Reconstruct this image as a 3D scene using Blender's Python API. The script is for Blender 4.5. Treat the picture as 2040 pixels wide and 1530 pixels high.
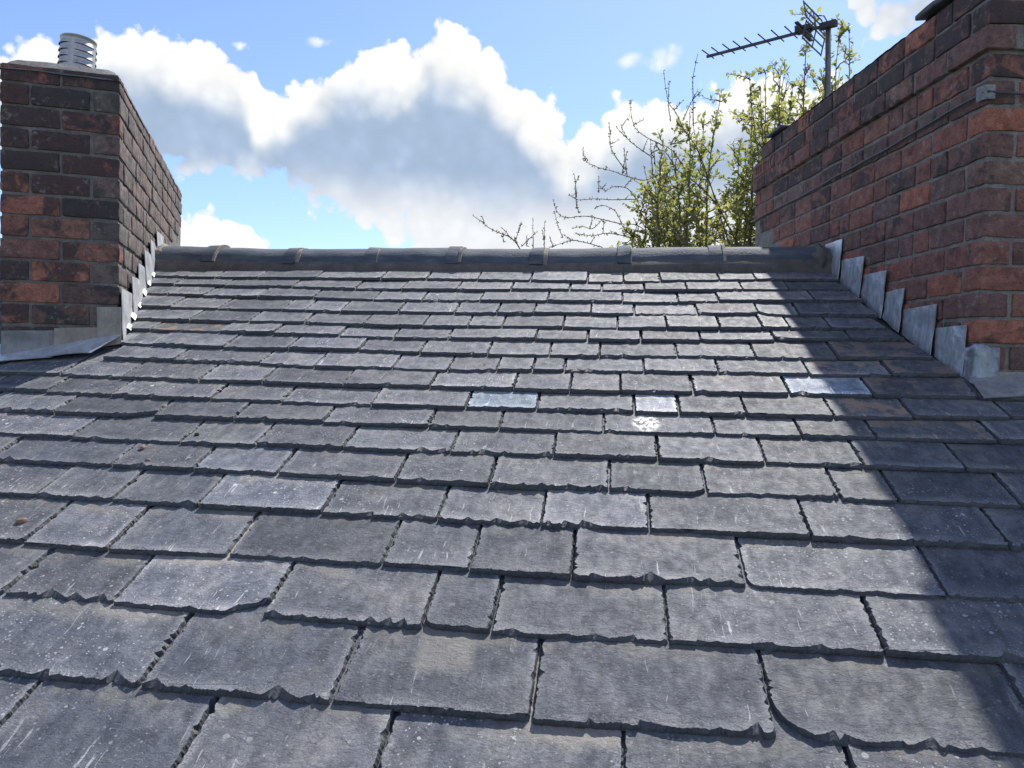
import bpy, bmesh, math, random
from mathutils import Vector, Matrix, Quaternion, noise

SC = bpy.context.scene
for o in list(bpy.data.objects):
    bpy.data.objects.remove(o)
COL = SC.collection
rad = math.radians

# ------------------------------------------------------------------ camera
CAM = Vector((0.0, 0.0, 7.2))
cam_d = bpy.data.cameras.new('camera')
cam_d.sensor_width = 36.0
cam_d.lens = 27.0
cam_d.clip_start = 0.05
cam_d.clip_end = 6000
cam = bpy.data.objects.new('camera', cam_d)
COL.objects.link(cam)
right = Vector((0.99150479, 0.12889505, 0.01744487))
up = Vector((-0.02108179, 0.02690581, 0.99941565))
back = Vector((0.12835036, -0.99129317, 0.02939458))
cam.matrix_world = Matrix(((right.x, up.x, back.x, CAM.x), (right.y, up.y, back.y, CAM.y),
                           (right.z, up.z, back.z, CAM.z), (0, 0, 0, 1)))
SC.camera = cam

# ------------------------------------------------------------------ exposure
SC.view_settings.view_transform = 'Standard'
SC.view_settings.look = 'None'
SC.view_settings.gamma = 1.0
SC.view_settings.use_curve_mapping = False
EXPO = 0.66
SC.view_settings.exposure = EXPO
SC.render.engine = 'CYCLES'
SC.cycles.max_bounces = 6
SC.cycles.diffuse_bounces = 3
SC.cycles.glossy_bounces = 2
SC.cycles.transmission_bounces = 3

# ------------------------------------------------------------------ sun
SUN_AZ, SUN_EL = rad(18.0), rad(52.0)       # azimuth from +Y towards +X
SUN = Vector((math.sin(SUN_AZ) * math.cos(SUN_EL), math.cos(SUN_AZ) * math.cos(SUN_EL), math.sin(SUN_EL)))
sun_d = bpy.data.lights.new('sun', 'SUN')
sun_d.energy = 4.6
sun_d.angle = rad(0.9)
sun_d.color = (1.0, 0.955, 0.89)
sun = bpy.data.objects.new('sun', sun_d)
COL.objects.link(sun)
sun.location = SUN * 40
sun.rotation_euler = SUN.to_track_quat('Z', 'Y').to_euler()

# ------------------------------------------------------------------ node helper
class NT:
    def __init__(self, tree):
        self.t = tree
        self.n = tree.nodes
        self.l = tree.links
    def add(self, typ, **kw):
        nd = self.n.new(typ)
        for k, v in kw.items():
            setattr(nd, k, v)
        return nd
    def set(self, sock, v):
        if v is None:
            return
        if isinstance(v, bpy.types.NodeSocket):
            self.l.new(v, sock)
        else:
            if isinstance(v, (tuple, list)) and len(v) == 3 and sock.type == 'RGBA':
                v = (*v, 1.0)
            sock.default_value = v
    def math(self, op, a, b=None, c=None, clamp=False):
        nd = self.add('ShaderNodeMath', operation=op)
        nd.use_clamp = clamp
        for i, v in enumerate((a, b, c)):
            if v is not None:
                self.set(nd.inputs[i], v)
        return nd.outputs[0]
    def vec(self, op, a, b=None):
        nd = self.add('ShaderNodeVectorMath', operation=op)
        self.set(nd.inputs[0], a)
        if b is not None:
            self.set(nd.inputs['Scale' if op == 'SCALE' else 1], b)
        return nd.outputs['Value'] if op in ('LENGTH', 'DISTANCE', 'DOT_PRODUCT') else nd.outputs[0]
    def noise(self, vec, scale, detail=4.0, rough=0.55, dist=0.0):
        nd = self.add('ShaderNodeTexNoise')
        self.set(nd.inputs['Vector'], vec)
        nd.inputs['Scale'].default_value = scale
        nd.inputs['Detail'].default_value = detail
        nd.inputs['Roughness'].default_value = rough
        nd.inputs['Distortion'].default_value = dist
        return nd.outputs['Fac']
    def voro(self, vec, scale, feature='F1', rand=1.0):
        nd = self.add('ShaderNodeTexVoronoi', feature=feature)
        self.set(nd.inputs['Vector'], vec)
        nd.inputs['Scale'].default_value = scale
        nd.inputs['Randomness'].default_value = rand
        return nd
    def ss(self, v, a, b, lo=0.0, hi=1.0):
        nd = self.add('ShaderNodeMapRange', interpolation_type='SMOOTHSTEP')
        self.set(nd.inputs[0], v)
        for i, q in zip((1, 2, 3, 4), (a, b, lo, hi)):
            self.set(nd.inputs[i], q)
        return nd.outputs[0]
    def mix(self, fac, a, b, mode='MIX'):
        nd = self.add('ShaderNodeMix', data_type='RGBA', blend_type=mode)
        self.set(nd.inputs[0], fac)
        self.set(nd.inputs[6], a)
        self.set(nd.inputs[7], b)
        return nd.outputs[2]
    def ramp(self, v, stops):
        nd = self.add('ShaderNodeValToRGB')
        self.set(nd.inputs[0], v)
        cr = nd.color_ramp
        while len(cr.elements) < len(stops):
            cr.elements.new(0.5)
        for e, (p, c) in zip(cr.elements, stops):
            e.position = p
            e.color = (*c, 1.0)
        return nd.outputs[0]
    def xyz(self, v):
        nd = self.add('ShaderNodeSeparateXYZ')
        self.set(nd.inputs[0], v)
        return nd.outputs
    def bump(self, h, strength, dist, normal=None):
        nd = self.add('ShaderNodeBump')
        nd.inputs['Strength'].default_value = strength
        nd.inputs['Distance'].default_value = dist
        self.set(nd.inputs['Height'], h)
        if normal is not None:
            self.set(nd.inputs['Normal'], normal)
        return nd.outputs[0]
    def attr(self, name):
        nd = self.add('ShaderNodeAttribute', attribute_type='OBJECT', attribute_name=name)
        return nd

# ------------------------------------------------------------------ sky with cumulus clouds
# outline of the cloud masses against azimuth (degrees from +Y towards +X): elevation of the upper and lower edge
AZ0, AZ1 = -46.0, 34.0
MASS_TOP = [
    (-44.75, 17.24, 10.78), (-41.06, 18.61, 11.65), (-38.13, 19.42, 11.62), (-36.18, 20.04, 11.57),
    (-35.52, 21.23, 11.5), (-33.84, 21.38, 11.64), (-31.72, 21.36, 11.78), (-29.53, 21.04, 11.85),
    (-27.26, 20.77, 11.9), (-25.87, 20.04, 11.69), (-25.2, 18.42, 11.5), (-24.42, 18.44, 11.23),
    (-22.88, 19.3, 10.65), (-21.5, 20.37, 9.77), (-19.74, 21.62, 9.1), (-17.95, 22.54, 8.55),
    (-15.79, 22.52, 7.38), (-13.78, 22.83, 5.81), (-12.68, 23.8, 4.37), (-10.65, 22.91, 4.41),
    (-8.79, 22.25, 4.45), (-7.49, 20.79, 4.47), (-6.19, 19.58, 4.49), (-4.34, 18.21, 4.52),
    (-3.16, 17.11, 4.54), (-1.76, 17.87, 4.55), (0.44, 18.81, 4.57), (4.4, 19.12, 4.58),
    (7.91, 19.48, 4.57), (11.64, 19.96, 4.55), (14.89, 20.37, 4.51), (17.99, 20.43, 4.46),
]
MASS_LOW = [
    (-44.75, 2.95, 35.31), (-31.72, 3.67, 39.17), (-31.04, 10.88, 39.32), (-30.32, 10.85, 39.48),
    (-28.89, 10.52, 39.78), (-27.26, 9.89, 40.1), (-25.77, 9.22, 40.36), (-24.66, 8.12, 40.55),
    (-23.91, 5.43, 40.67), (-8.42, 4.46, 42.05), (12.95, 4.54, 40.6), (15.27, 4.51, 25.22),
    (15.89, 4.5, 22.16), (17.07, 4.48, 21.13), (18.59, 4.45, 20.54), (20.07, 4.42, 20.13),
    (22.08, 4.38, 19.1), (27.4, 4.23, 17.37),
]
PUFFS = [
    (-0.3466, 0.8612, 0.3716, 0.0196, 0.0098), (0.0662, 0.9305, 0.3603, 0.0359, 0.017),
    (0.0156, 0.9338, 0.3574, 0.0209, 0.0105),
]
world = bpy.data.worlds.new('World')
SC.world = world
world.use_nodes = True
world.cycles.sampling_method = 'MANUAL'
world.cycles.sample_map_resolution = 256
wt = NT(world.node_tree)
wt.n.clear()

sky = wt.add('ShaderNodeTexSky', sky_type='NISHITA')
sky.sun_disc = False
sky.sun_elevation = SUN_EL
sky.sun_rotation = SUN_AZ
sky.altitude = 60
sky.air_density = 1.0
sky.dust_density = 0.5
sky.ozone_density = 2.0
tc = wt.add('ShaderNodeTexCoord')
wd = wt.vec('NORMALIZE', tc.outputs['Generated'])

def deg_ramp(fac, pts, k):
    nd = wt.add('ShaderNodeValToRGB')
    wt.set(nd.inputs[0], fac)
    cr = nd.color_ramp
    cr.interpolation = 'LINEAR'
    while len(cr.elements) < len(pts):
        cr.elements.new(0.5)
    for e, q in zip(cr.elements, pts):
        e.position = (q[0] - AZ0) / (AZ1 - AZ0)
        e.color = (q[1] / 60.0, q[2] / 60.0, (q[3] if len(q) > 3 else 0.0) / 60.0, 1.0)
    sp = wt.add('ShaderNodeSeparateColor')
    wt.l.new(nd.outputs[0], sp.inputs[0])
    return [wt.math('MULTIPLY', o, 60.0) for o in sp.outputs]

def mass(vec):
    x, y, z = wt.xyz(vec)
    az = wt.math('MULTIPLY', wt.math('ARCTAN2', x, y), 57.29578)
    el = wt.math('MULTIPLY', wt.math('ARCSINE', z), 57.29578)
    f = wt.math('DIVIDE', wt.math('SUBTRACT', az, AZ0), AZ1 - AZ0, clamp=True)
    ta, ba, _ = deg_ramp(f, MASS_TOP, 0)
    tb, bc, _ = deg_ramp(f, MASS_LOW, 1)
    d = wt.math('MINIMUM', wt.math('SUBTRACT', ta, el), wt.math('MULTIPLY', wt.math('SUBTRACT', el, ba), 0.8))
    d = wt.math('MAXIMUM', d, wt.math('SUBTRACT', tb, el))
    d = wt.math('MAXIMUM', d, wt.math('MINIMUM', wt.math('SUBTRACT', el, bc), 1.5))
    d = wt.math('DIVIDE', d, 3.4)
    return d, el

wn = wt.add('ShaderNodeTexNoise')
wt.l.new(wd, wn.inputs['Vector'])
wn.inputs['Scale'].default_value = 11.0
wn.inputs['Detail'].default_value = 2.0
wv = wt.vec('SCALE', wt.vec('SUBTRACT', wn.outputs['Color'], (0.5, 0.5, 0.5)), 0.050)
wdir = wt.vec('ADD', wd, wv)
away = wt.ss(wt.vec('DISTANCE', wd, (-0.12, 0.935, 0.33)), 0.66, 0.86)
gen = wt.math('MULTIPLY', wt.math('SUBTRACT', wt.noise(wd, 2.6, 2, 0.5), 0.52), 6.0)
def total(vec):
    m, el = mass(vec)
    m = wt.math('MINIMUM', m, 1.1)
    return wt.math('ADD', wt.math('MULTIPLY', m, wt.math('SUBTRACT', 1.0, away)), wt.math('MULTIPLY', gen, away)), el
m0, el = total(wdir)
wisps = []
for (x, y, z, rx, rz) in PUFFS:
    dlt = wt.vec('MULTIPLY', wt.vec('SUBTRACT', wdir, (x, y, z)), (1 / rx, 1 / (rx * 1.2), 1 / rz))
    wisps.append(wt.math('SUBTRACT', 1.0, wt.vec('LENGTH', dlt)))
m1, _ = total(wt.vec('ADD', wdir, tuple(SUN * 0.045)))
nA = wt.noise(wd, 17.0, 8, 0.66, 0.1)
pv = wt.vec('ADD', wd, wt.vec('SCALE', wv, 0.45))
v1 = wt.voro(pv, 26.0)
v2 = wt.voro(pv, 62.0)
puff = wt.math('ADD', wt.math('MULTIPLY', wt.math('SUBTRACT', 0.42, v1.outputs['Distance']), 0.75), wt.math('MULTIPLY', wt.math('SUBTRACT', 0.42, v2.outputs['Distance']), 0.42))
rel = wt.math('ADD', wt.math('MULTIPLY', wt.math('SUBTRACT', nA, 0.5), 1.25), puff)
wsp = wisps[0]
for q in wisps[1:]:
    wsp = wt.math('MAXIMUM', wsp, q)
wisp = wt.math('MULTIPLY', wt.ss(wt.math('ADD', wsp, wt.math('MULTIPLY', rel, 1.3)), 0.05, 0.9), 0.8)
d0 = wt.math('ADD', m0, wt.math('MULTIPLY', rel, 0.95))
alpha = wt.math('MAXIMUM', wt.ss(d0, 0.0, 0.20), wisp)
# light: bright where little cloud lies between the viewer's line and the sun, blue-grey in the thick middle
nB = wt.noise(wt.vec('ADD', wd, tuple(SUN * 0.018)), 9.0, 4, 0.55, 0.2)
thick = wt.math('ADD', m1, wt.math('MULTIPLY', wt.math('SUBTRACT', nB, 0.5), 1.25))
thick = wt.math('SUBTRACT', thick, wt.math('MULTIPLY', puff, 0.30))
shade = wt.math('MULTIPLY', wt.ss(thick, 0.08, 1.05), wt.ss(el, 9.5, 14.0, 0.22, 1.0))
lit = wt.mix(shade, (1.05, 1.05, 1.04), (0.42, 0.545, 0.735))
lit = wt.mix(1.0, lit, wt.ss(rel, -0.5, 0.6, 0.94, 1.08), 'MULTIPLY')
K = 0.5 ** EXPO
bg1 = wt.add('ShaderNodeBackground')
wt.set(bg1.inputs[0], wt.mix(1.0, sky.outputs[0], (0.79, 0.84, 1.02), 'MULTIPLY'))
bg1.inputs[1].default_value = 0.123
bg2 = wt.add('ShaderNodeBackground')
wt.set(bg2.inputs[0], lit)
bg2.inputs[1].default_value = 1.0 * K
mx = wt.add('ShaderNodeMixShader')
wt.l.new(alpha, mx.inputs[0])
wt.l.new(bg1.outputs[0], mx.inputs[1])
wt.l.new(bg2.outputs[0], mx.inputs[2])
wo = wt.add('ShaderNodeOutputWorld')
wt.l.new(mx.outputs[0], wo.inputs[0])

# ------------------------------------------------------------------ materials
def mat(name):
    m = bpy.data.materials.new(name)
    m.use_nodes = True
    t = NT(m.node_tree)
    b = t.n['Principled BSDF']
    return m, t, b

def obj_coords(t, k=37.0):
    tc = t.add('ShaderNodeTexCoord')
    oi = t.add('ShaderNodeObjectInfo')
    off = t.vec('SCALE', (1.0, 2.3, 0.71), t.math('MULTIPLY', oi.outputs['Random'], k))
    return tc.outputs['Object'], t.vec('ADD', tc.outputs['Object'], off), oi.outputs['Random']

def slate_material(name, marked):
    m, t, b = mat(name)
    co, p, rnd = obj_coords(t)
    X, Y, Z = t.xyz(co)
    tint = t.attr('tint').outputs['Color']
    expo = t.attr('expo').outputs['Fac']
    yr = t.math('DIVIDE', Y, expo)
    bigc = t.add('ShaderNodeTexNoise')
    t.set(bigc.inputs['Vector'], p)
    bigc.inputs['Scale'].default_value = 9.0
    bigc.inputs['Detail'].default_value = 3.0
    big, gateA, gateB = [o for o in t.xyz(bigc.outputs['Color'])]
    med = t.noise(t.vec('MULTIPLY', p, (1.0, 0.6, 1.0)), 38.0, 5, 0.66, 0.25)
    fin = t.noise(p, 260.0, 3, 0.7)
    col = t.ramp(big, [(0.30, (0.058, 0.066, 0.084)), (0.5, (0.084, 0.091, 0.108)), (0.70, (0.122, 0.123, 0.133))])
    col = t.mix(1.0, col, t.mix(t.ss(med, 0.28, 0.74), (0.66, 0.67, 0.69), (1.36, 1.35, 1.33)), 'MULTIPLY')
    col = t.mix(1.0, col, t.mix(t.ss(fin, 0.32, 0.70), (0.80, 0.80, 0.80), (1.22, 1.22, 1.22)), 'MULTIPLY')
    # paler, browner weathering just under the tails of the course above
    band = t.math('MULTIPLY', t.ss(t.math('ADD', yr, t.math('MULTIPLY', t.math('SUBTRACT', med, 0.5), 0.25)), 0.70, 0.90), t.ss(gateA, 0.47, 0.58))
    band = t.math('MULTIPLY', band, t.math('LESS_THAN', yr, 1.02))
    col = t.mix(t.math('MULTIPLY', band, 0.38), col, (0.190, 0.175, 0.150))
    # dark run marks
    runs = t.noise(t.vec('MULTIPLY', p, (26.0, 3.0, 1.0)), 1.0, 2, 0.5)
    col = t.mix(t.math('MULTIPLY', t.ss(runs, 0.62, 0.74), 0.40), col, (0.050, 0.050, 0.054))
    # round lichen spots of several sizes, each slate with its own amount
    wnn = t.add('ShaderNodeTexWhiteNoise', noise_dimensions='1D')
    t.set(wnn.inputs['W'], t.math('MULTIPLY', rnd, 731.0))
    amount = t.math('MULTIPLY', t.ss(wnn.outputs['Value'], 0.10, 0.90), t.ss(gateB, 0.36, 0.60, 0.25, 1.0))
    wob = t.math('MULTIPLY', t.math('SUBTRACT', med, 0.5), 0.20)
    lich = None
    flat = t.vec('MULTIPLY', p, (1.0, 1.0, 0.0))
    for sc, gate, r0 in ((24.0, 0.80, 0.20), (60.0, 0.70, 0.26), (140.0, 0.60, 0.32)):
        v = t.voro(flat, sc)
        cell = t.xyz(v.outputs['Color'])
        rr = t.math('MULTIPLY', t.math('ADD', t.math('MULTIPLY', cell[1], 0.6), 0.4), r0)
        a = t.math('SUBTRACT', 1.0, t.ss(t.math('ADD', v.outputs['Distance'], wob), t.math('MULTIPLY', rr, 0.70), rr))
        a = t.math('MULTIPLY', a, t.ss(t.math('ADD', cell[0], t.math('MULTIPLY', amount, 0.30)), gate, gate + 0.16))
        lich = a if lich is None else t.math('MAXIMUM', lich, a)
    lich = t.math('MULTIPLY', lich, t.ss(amount, 0.0, 1.0, 0.35, 0.9))
    col = t.mix(lich, col, (0.32, 0.325, 0.33))
    # chalky wear along the dressed edges
    hwid = t.attr('halfw').outputs['Fac']
    ed = t.math('MINIMUM', t.math('MULTIPLY', Y, 0.8), t.math('MULTIPLY', t.math('SUBTRACT', hwid, t.math('ABSOLUTE', X)), 1.3))
    wear = t.math('SUBTRACT', 1.0, t.ss(t.math('ADD', ed, t.math('MULTIPLY', t.math('SUBTRACT', med, 0.5), 0.05)), 0.006, 0.030))
    wear = t.math('MULTIPLY', wear, t.ss(t.math('ADD', fin, t.math('MULTIPLY', gateB, 0.8)), 0.72, 1.10))
    col = t.mix(t.math('MULTIPLY', wear, 0.62), col, (0.260, 0.265, 0.275))
    # thin white lime runs and scratches, mostly towards the tail
    wx = t.math('MULTIPLY', t.math('SUBTRACT', big, 0.5), 0.03)
    cx = t.add('ShaderNodeCombineXYZ')
    P = t.xyz(p)
    t.set(cx.inputs[0], t.math('MULTIPLY', t.math('ADD', P[0], wx), 120.0))
    t.set(cx.inputs[1], t.math('MULTIPLY', P[1], 10.0))
    t.set(cx.inputs[2], P[2])
    st = t.noise(cx.outputs[0], 1.0, 3, 0.6)
    low = t.ss(yr, 0.05, 0.85, 1.0, 0.25)
    sf = t.math('MULTIPLY', t.math('MULTIPLY', t.ss(st, 0.635, 0.69), t.ss(gateB, 0.46, 0.56)), low)
    col = t.mix(t.math('MULTIPLY', sf, 0.7), col, (0.46, 0.46, 0.47))
    cy = t.add('ShaderNodeCombineXYZ')
    t.set(cy.inputs[0], t.math('MULTIPLY', t.math('ADD', P[0], wx), 170.0))
    t.set(cy.inputs[1], t.math('MULTIPLY', P[1], 2.6))
    t.set(cy.inputs[2], t.math('ADD', P[2], 7.7))
    scr = t.noise(cy.outputs[0], 1.0, 2, 0.5)
    col = t.mix(t.math('MULTIPLY', t.math('MULTIPLY', t.ss(scr, 0.71, 0.74), t.ss(gateA, 0.50, 0.58)), 0.45), col, (0.48, 0.48, 0.48))
    if marked:
        # pale rectangular ghost where an old slate used to lie
        gx, gw, gy = t.xyz(t.attr('ghost').outputs['Vector'])
        wob2 = t.math('MULTIPLY', t.math('SUBTRACT', t.math('ADD', med, t.math('MULTIPLY', big, 1.2)), 1.1), 0.030)
        inx = t.math('SUBTRACT', 1.0, t.ss(t.math('ADD', t.math('ABSOLUTE', t.math('SUBTRACT', X, gx)), wob2), t.math('SUBTRACT', gw, 0.016), t.math('ADD', gw, 0.006)))
        iny = t.ss(t.math('ADD', Y, wob2), t.math('SUBTRACT', gy, 0.016), t.math('ADD', gy, 0.024))
        gfac = t.math('MULTIPLY', t.math('MULTIPLY', inx, iny), t.ss(fin, 0.2, 0.7, 0.40, 0.70))
        gfac = t.math('MULTIPLY', gfac, t.math('GREATER_THAN', gw, 0.001))
        col = t.mix(gfac, col, (0.230, 0.216, 0.192))
        stain = t.attr('stain').outputs['Fac']
        sm = t.math('MULTIPLY', t.ss(t.noise(p, 11.0, 4, 0.6), 0.50, 0.58), stain)
        col = t.mix(t.math('MULTIPLY', sm, 0.62), col, (0.30, 0.205, 0.15))
        pxx, pyy, prr = t.xyz(t.attr('paint').outputs['Vector'])
        dx = t.math('SUBTRACT', X, pxx)
        dy = t.math('MULTIPLY', t.math('SUBTRACT', Y, pyy), 0.7)
        dd = t.math('SQRT', t.math('ADD', t.math('MULTIPLY', dx, dx), t.math('MULTIPLY', dy, dy)))
        pm = t.math('SUBTRACT', 1.0, t.ss(t.math('DIVIDE', dd, t.math('MAXIMUM', prr, 0.0001)), 0.6, 1.15))
        pm = t.math('MULTIPLY', pm, t.ss(t.noise(p, 75.0, 4, 0.6), 0.44, 0.52))
        col = t.mix(pm, col, (0.70, 0.69, 0.65))
    col = t.mix(1.0, col, t.mix(rnd, (0.70, 0.72, 0.74), (1.34, 1.32, 1.30)), 'MULTIPLY')
    col = t.mix(1.0, col, tint, 'MULTIPLY')
    t.set(b.inputs['Base Color'], col)
    t.set(b.inputs['Roughness'], t.ss(med, 0.2, 0.8, 0.82, 0.64))
    b.inputs['Specular IOR Level'].default_value = 0.30
    # riven relief: shallow terraces, cleavage scales and grain
    ter = t.noise(p, 15.0, 4, 0.62, 0.6)
    step = t.math('ADD', t.math('MULTIPLY', t.math('FLOOR', t.math('MULTIPLY', ter, 11.0)), 0.16), t.math('MULTIPLY', ter, 0.4))
    rip = t.noise(t.vec('MULTIPLY', p, (0.62, 1.0, 1.0)), 70.0, 4, 0.68, 0.6)
    h = t.math('ADD', t.math('MULTIPLY', step, 1.0), t.math('ADD', t.math('MULTIPLY', rip, 1.05), t.math('MULTIPLY', fin, 0.22)))
    t.set(b.inputs['Normal'], t.bump(h, 0.9, 0.0032))
    return m

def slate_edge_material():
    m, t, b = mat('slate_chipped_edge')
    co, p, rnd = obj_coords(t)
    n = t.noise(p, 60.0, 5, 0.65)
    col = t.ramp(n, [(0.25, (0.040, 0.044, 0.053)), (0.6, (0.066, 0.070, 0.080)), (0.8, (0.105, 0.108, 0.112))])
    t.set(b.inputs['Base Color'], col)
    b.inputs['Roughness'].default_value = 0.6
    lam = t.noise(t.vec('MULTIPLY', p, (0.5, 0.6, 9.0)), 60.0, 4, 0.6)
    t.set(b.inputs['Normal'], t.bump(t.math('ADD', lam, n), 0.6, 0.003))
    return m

def brick_material():
    m, t, b = mat('old_brick')
    co, p, rnd = obj_coords(t, 91.0)
    soot = t.attr('soot').outputs['Fac']
    base = t.ramp(rnd, [(0.0, (0.108, 0.074, 0.068)), (0.2, (0.150, 0.082, 0.072)), (0.45, (0.225, 0.094, 0.074)), (0.62, (0.125, 0.084, 0.078)),
                        (0.82, (0.300, 0.116, 0.080)), (1.0, (0.165, 0.104, 0.090))])
    n = t.noise(p, 26.0, 5, 0.65, 0.4)
    col = t.mix(1.0, base, t.mix(t.ss(n, 0.25, 0.75), (0.78, 0.76, 0.76), (1.62, 1.58, 1.52)), 'MULTIPLY')
    grit = t.noise(p, 260.0, 3, 0.6)
    col = t.mix(1.0, col, t.mix(t.ss(grit, 0.3, 0.7), (0.75, 0.75, 0.75), (1.25, 1.25, 1.25)), 'MULTIPLY')
    # soot crust in patches
    sn = t.math('ADD', t.math('ADD', t.math('MULTIPLY', t.math('SUBTRACT', t.noise(p, 11.0, 4, 0.6, 0.6), 0.5), 1.7), 0.5), t.math('MULTIPLY', t.math('SUBTRACT', t.noise(p, 55.0, 3, 0.6), 0.5), 0.25))
    wn = t.add('ShaderNodeTexWhiteNoise', noise_dimensions='1D')
    t.set(wn.inputs['W'], t.math('MULTIPLY', rnd, 517.0))
    thr = t.math('SUBTRACT', 0.99, t.math('ADD', t.math('MULTIPLY', soot, 0.55), t.math('MULTIPLY', wn.outputs['Value'], 0.42)))
    sf = t.ss(sn, t.math('SUBTRACT', thr, 0.12), t.math('ADD', thr, 0.12))
    col = t.mix(t.math('MULTIPLY', sf, 0.82), col, (0.046, 0.044, 0.048))
    # old grey-brown film
    gr = t.math('MULTIPLY', t.attr('grime').outputs['Fac'], t.ss(n, 0.15, 0.7, 0.65, 1.0))
    col = t.mix(gr, col, t.mix(t.ss(sn, 0.3, 0.7), (0.175, 0.152, 0.137), (0.095, 0.084, 0.078)))
    # pale salts and mortar smears
    sal = t.math('MULTIPLY', t.ss(t.noise(p, 52.0, 5, 0.7), 0.54, 0.66), t.ss(t.noise(p, 9.0, 2, 0.5), 0.46, 0.60))
    col = t.mix(t.math('MULTIPLY', sal, 0.55), col, (0.30, 0.285, 0.265))
    t.set(b.inputs['Base Color'], col)
    b.inputs['Roughness'].default_value = 0.85
    b.inputs['Specular IOR Level'].default_value = 0.3
    h = t.math('ADD', t.math('MULTIPLY', t.noise(p, 40.0, 5, 0.65), 1.0), t.math('MULTIPLY', grit, 0.35))
    pit = t.ss(t.noise(p, 95.0, 3, 0.5), 0.28, 0.40)
    t.set(b.inputs['Normal'], t.bump(t.math('ADD', h, t.math('MULTIPLY', pit, 0.7)), 0.8, 0.005))
    return m

def mortar_material(name, c0, c1, bump=0.6):
    m, t, b = mat(name)
    co, p, rnd = obj_coords(t)
    n = t.noise(p, 18.0, 6, 0.65)
    fine = t.noise(p, 300.0, 3, 0.6)
    col = t.mix(t.ss(n, 0.3, 0.72), c0, c1)
    col = t.mix(1.0, col, t.mix(t.ss(fine, 0.3, 0.7), (0.72, 0.72, 0.72), (1.25, 1.25, 1.25)), 'MULTIPLY')
    t.set(b.inputs['Base Color'], col)
    b.inputs['Roughness'].default_value = 0.92
    b.inputs['Specular IOR Level'].default_value = 0.2
    t.set(b.inputs['Normal'], t.bump(t.math('ADD', t.noise(p, 60.0, 5, 0.7), t.math('MULTIPLY', fine, 0.4)), bump, 0.006))
    return m

def lead_material(name, c0, c1, metal=0.75, r0=0.30, r1=0.55):
    m, t, b = mat(name)
    co, p, rnd = obj_coords(t)
    n = t.noise(p, 11.0, 4, 0.6, 0.4)
    n2 = t.noise(t.vec('MULTIPLY', p, (1.0, 1.0, 0.35)), 60.0, 4, 0.6)
    col = t.mix(t.ss(n, 0.3, 0.7), c0, c1)
    col = t.mix(1.0, col, t.mix(t.ss(n2, 0.3, 0.72), (0.85, 0.85, 0.86), (1.13, 1.13, 1.12)), 'MULTIPLY')
    t.set(b.inputs['Base Color'], col)
    b.inputs['Metallic'].default_value = metal
    t.set(b.inputs['Roughness'], t.ss(n2, 0.2, 0.8, r0, r1))
    t.set(b.inputs['Normal'], t.bump(t.math('ADD', n, t.math('MULTIPLY', n2, 0.25)), 0.6, 0.014))
    return m

def ridge_material():
    m, t, b = mat('blue_clay_ridge')
    co, p, rnd = obj_coords(t)
    n = t.noise(t.vec('MULTIPLY', p, (0.35, 1.0, 1.0)), 22.0, 5, 0.65)
    col = t.ramp(n, [(0.25, (0.050, 0.062, 0.082)), (0.5, (0.082, 0.097, 0.122)), (0.66, (0.125, 0.135, 0.150)), (0.82, (0.20, 0.20, 0.195))])
    sp = t.ss(t.noise(p, 120.0, 3, 0.6), 0.68, 0.74)
    col = t.mix(t.math('MULTIPLY', sp, 0.5), col, (0.32, 0.32, 0.31))
    t.set(b.inputs['Base Color'], col)
    b.inputs['Roughness'].default_value = 0.78
    b.inputs['Specular IOR Level'].default_value = 0.3
    t.set(b.inputs['Normal'], t.bump(t.math('ADD', n, t.math('MULTIPLY', t.noise(p, 110.0, 4, 0.65), 0.8)), 0.7, 0.006))
    return m

def plain(name, c, rough=0.6, metal=0.0, noise_amp=0.25, scale=40.0, spec=0.5):
    m, t, b = mat(name)
    co, p, rnd = obj_coords(t)
    n = t.noise(p, scale, 4, 0.6)
    lo = tuple(q * (1 - noise_amp) for q in c)
    hi = tuple(q * (1 + noise_amp) for q in c)
    t.set(b.inputs['Base Color'], t.mix(t.ss(n, 0.3, 0.7), lo, hi))
    b.inputs['Roughness'].default_value = rough
    b.inputs['Metallic'].default_value = metal
    b.inputs['Specular IOR Level'].default_value = spec
    t.set(b.inputs['Normal'], t.bump(n, 0.2, 0.003))
    return m

def leaf_material(name, c0, c1):
    m, t, b = mat(name)
    geo = t.add('ShaderNodeNewGeometry')
    rndi = geo.outputs['Random Per Island']
    col = t.mix(rndi, c0, c1)
    t.set(b.inputs['Base Color'], col)
    b.inputs['Roughness'].default_value = 0.5
    tr = t.add('ShaderNodeBsdfTranslucent')
    t.set(tr.inputs[0], t.mix(1.0, col, (1.25, 1.3, 0.8), 'MULTIPLY'))
    mxs = t.add('ShaderNodeMixShader')
    mxs.inputs[0].default_value = 0.6
    t.l.new(b.outputs[0], mxs.inputs[1])
    t.l.new(tr.outputs[0], mxs.inputs[2])
    t.l.new(mxs.outputs[0], t.n['Material Output'].inputs[0])
    return m

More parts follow.
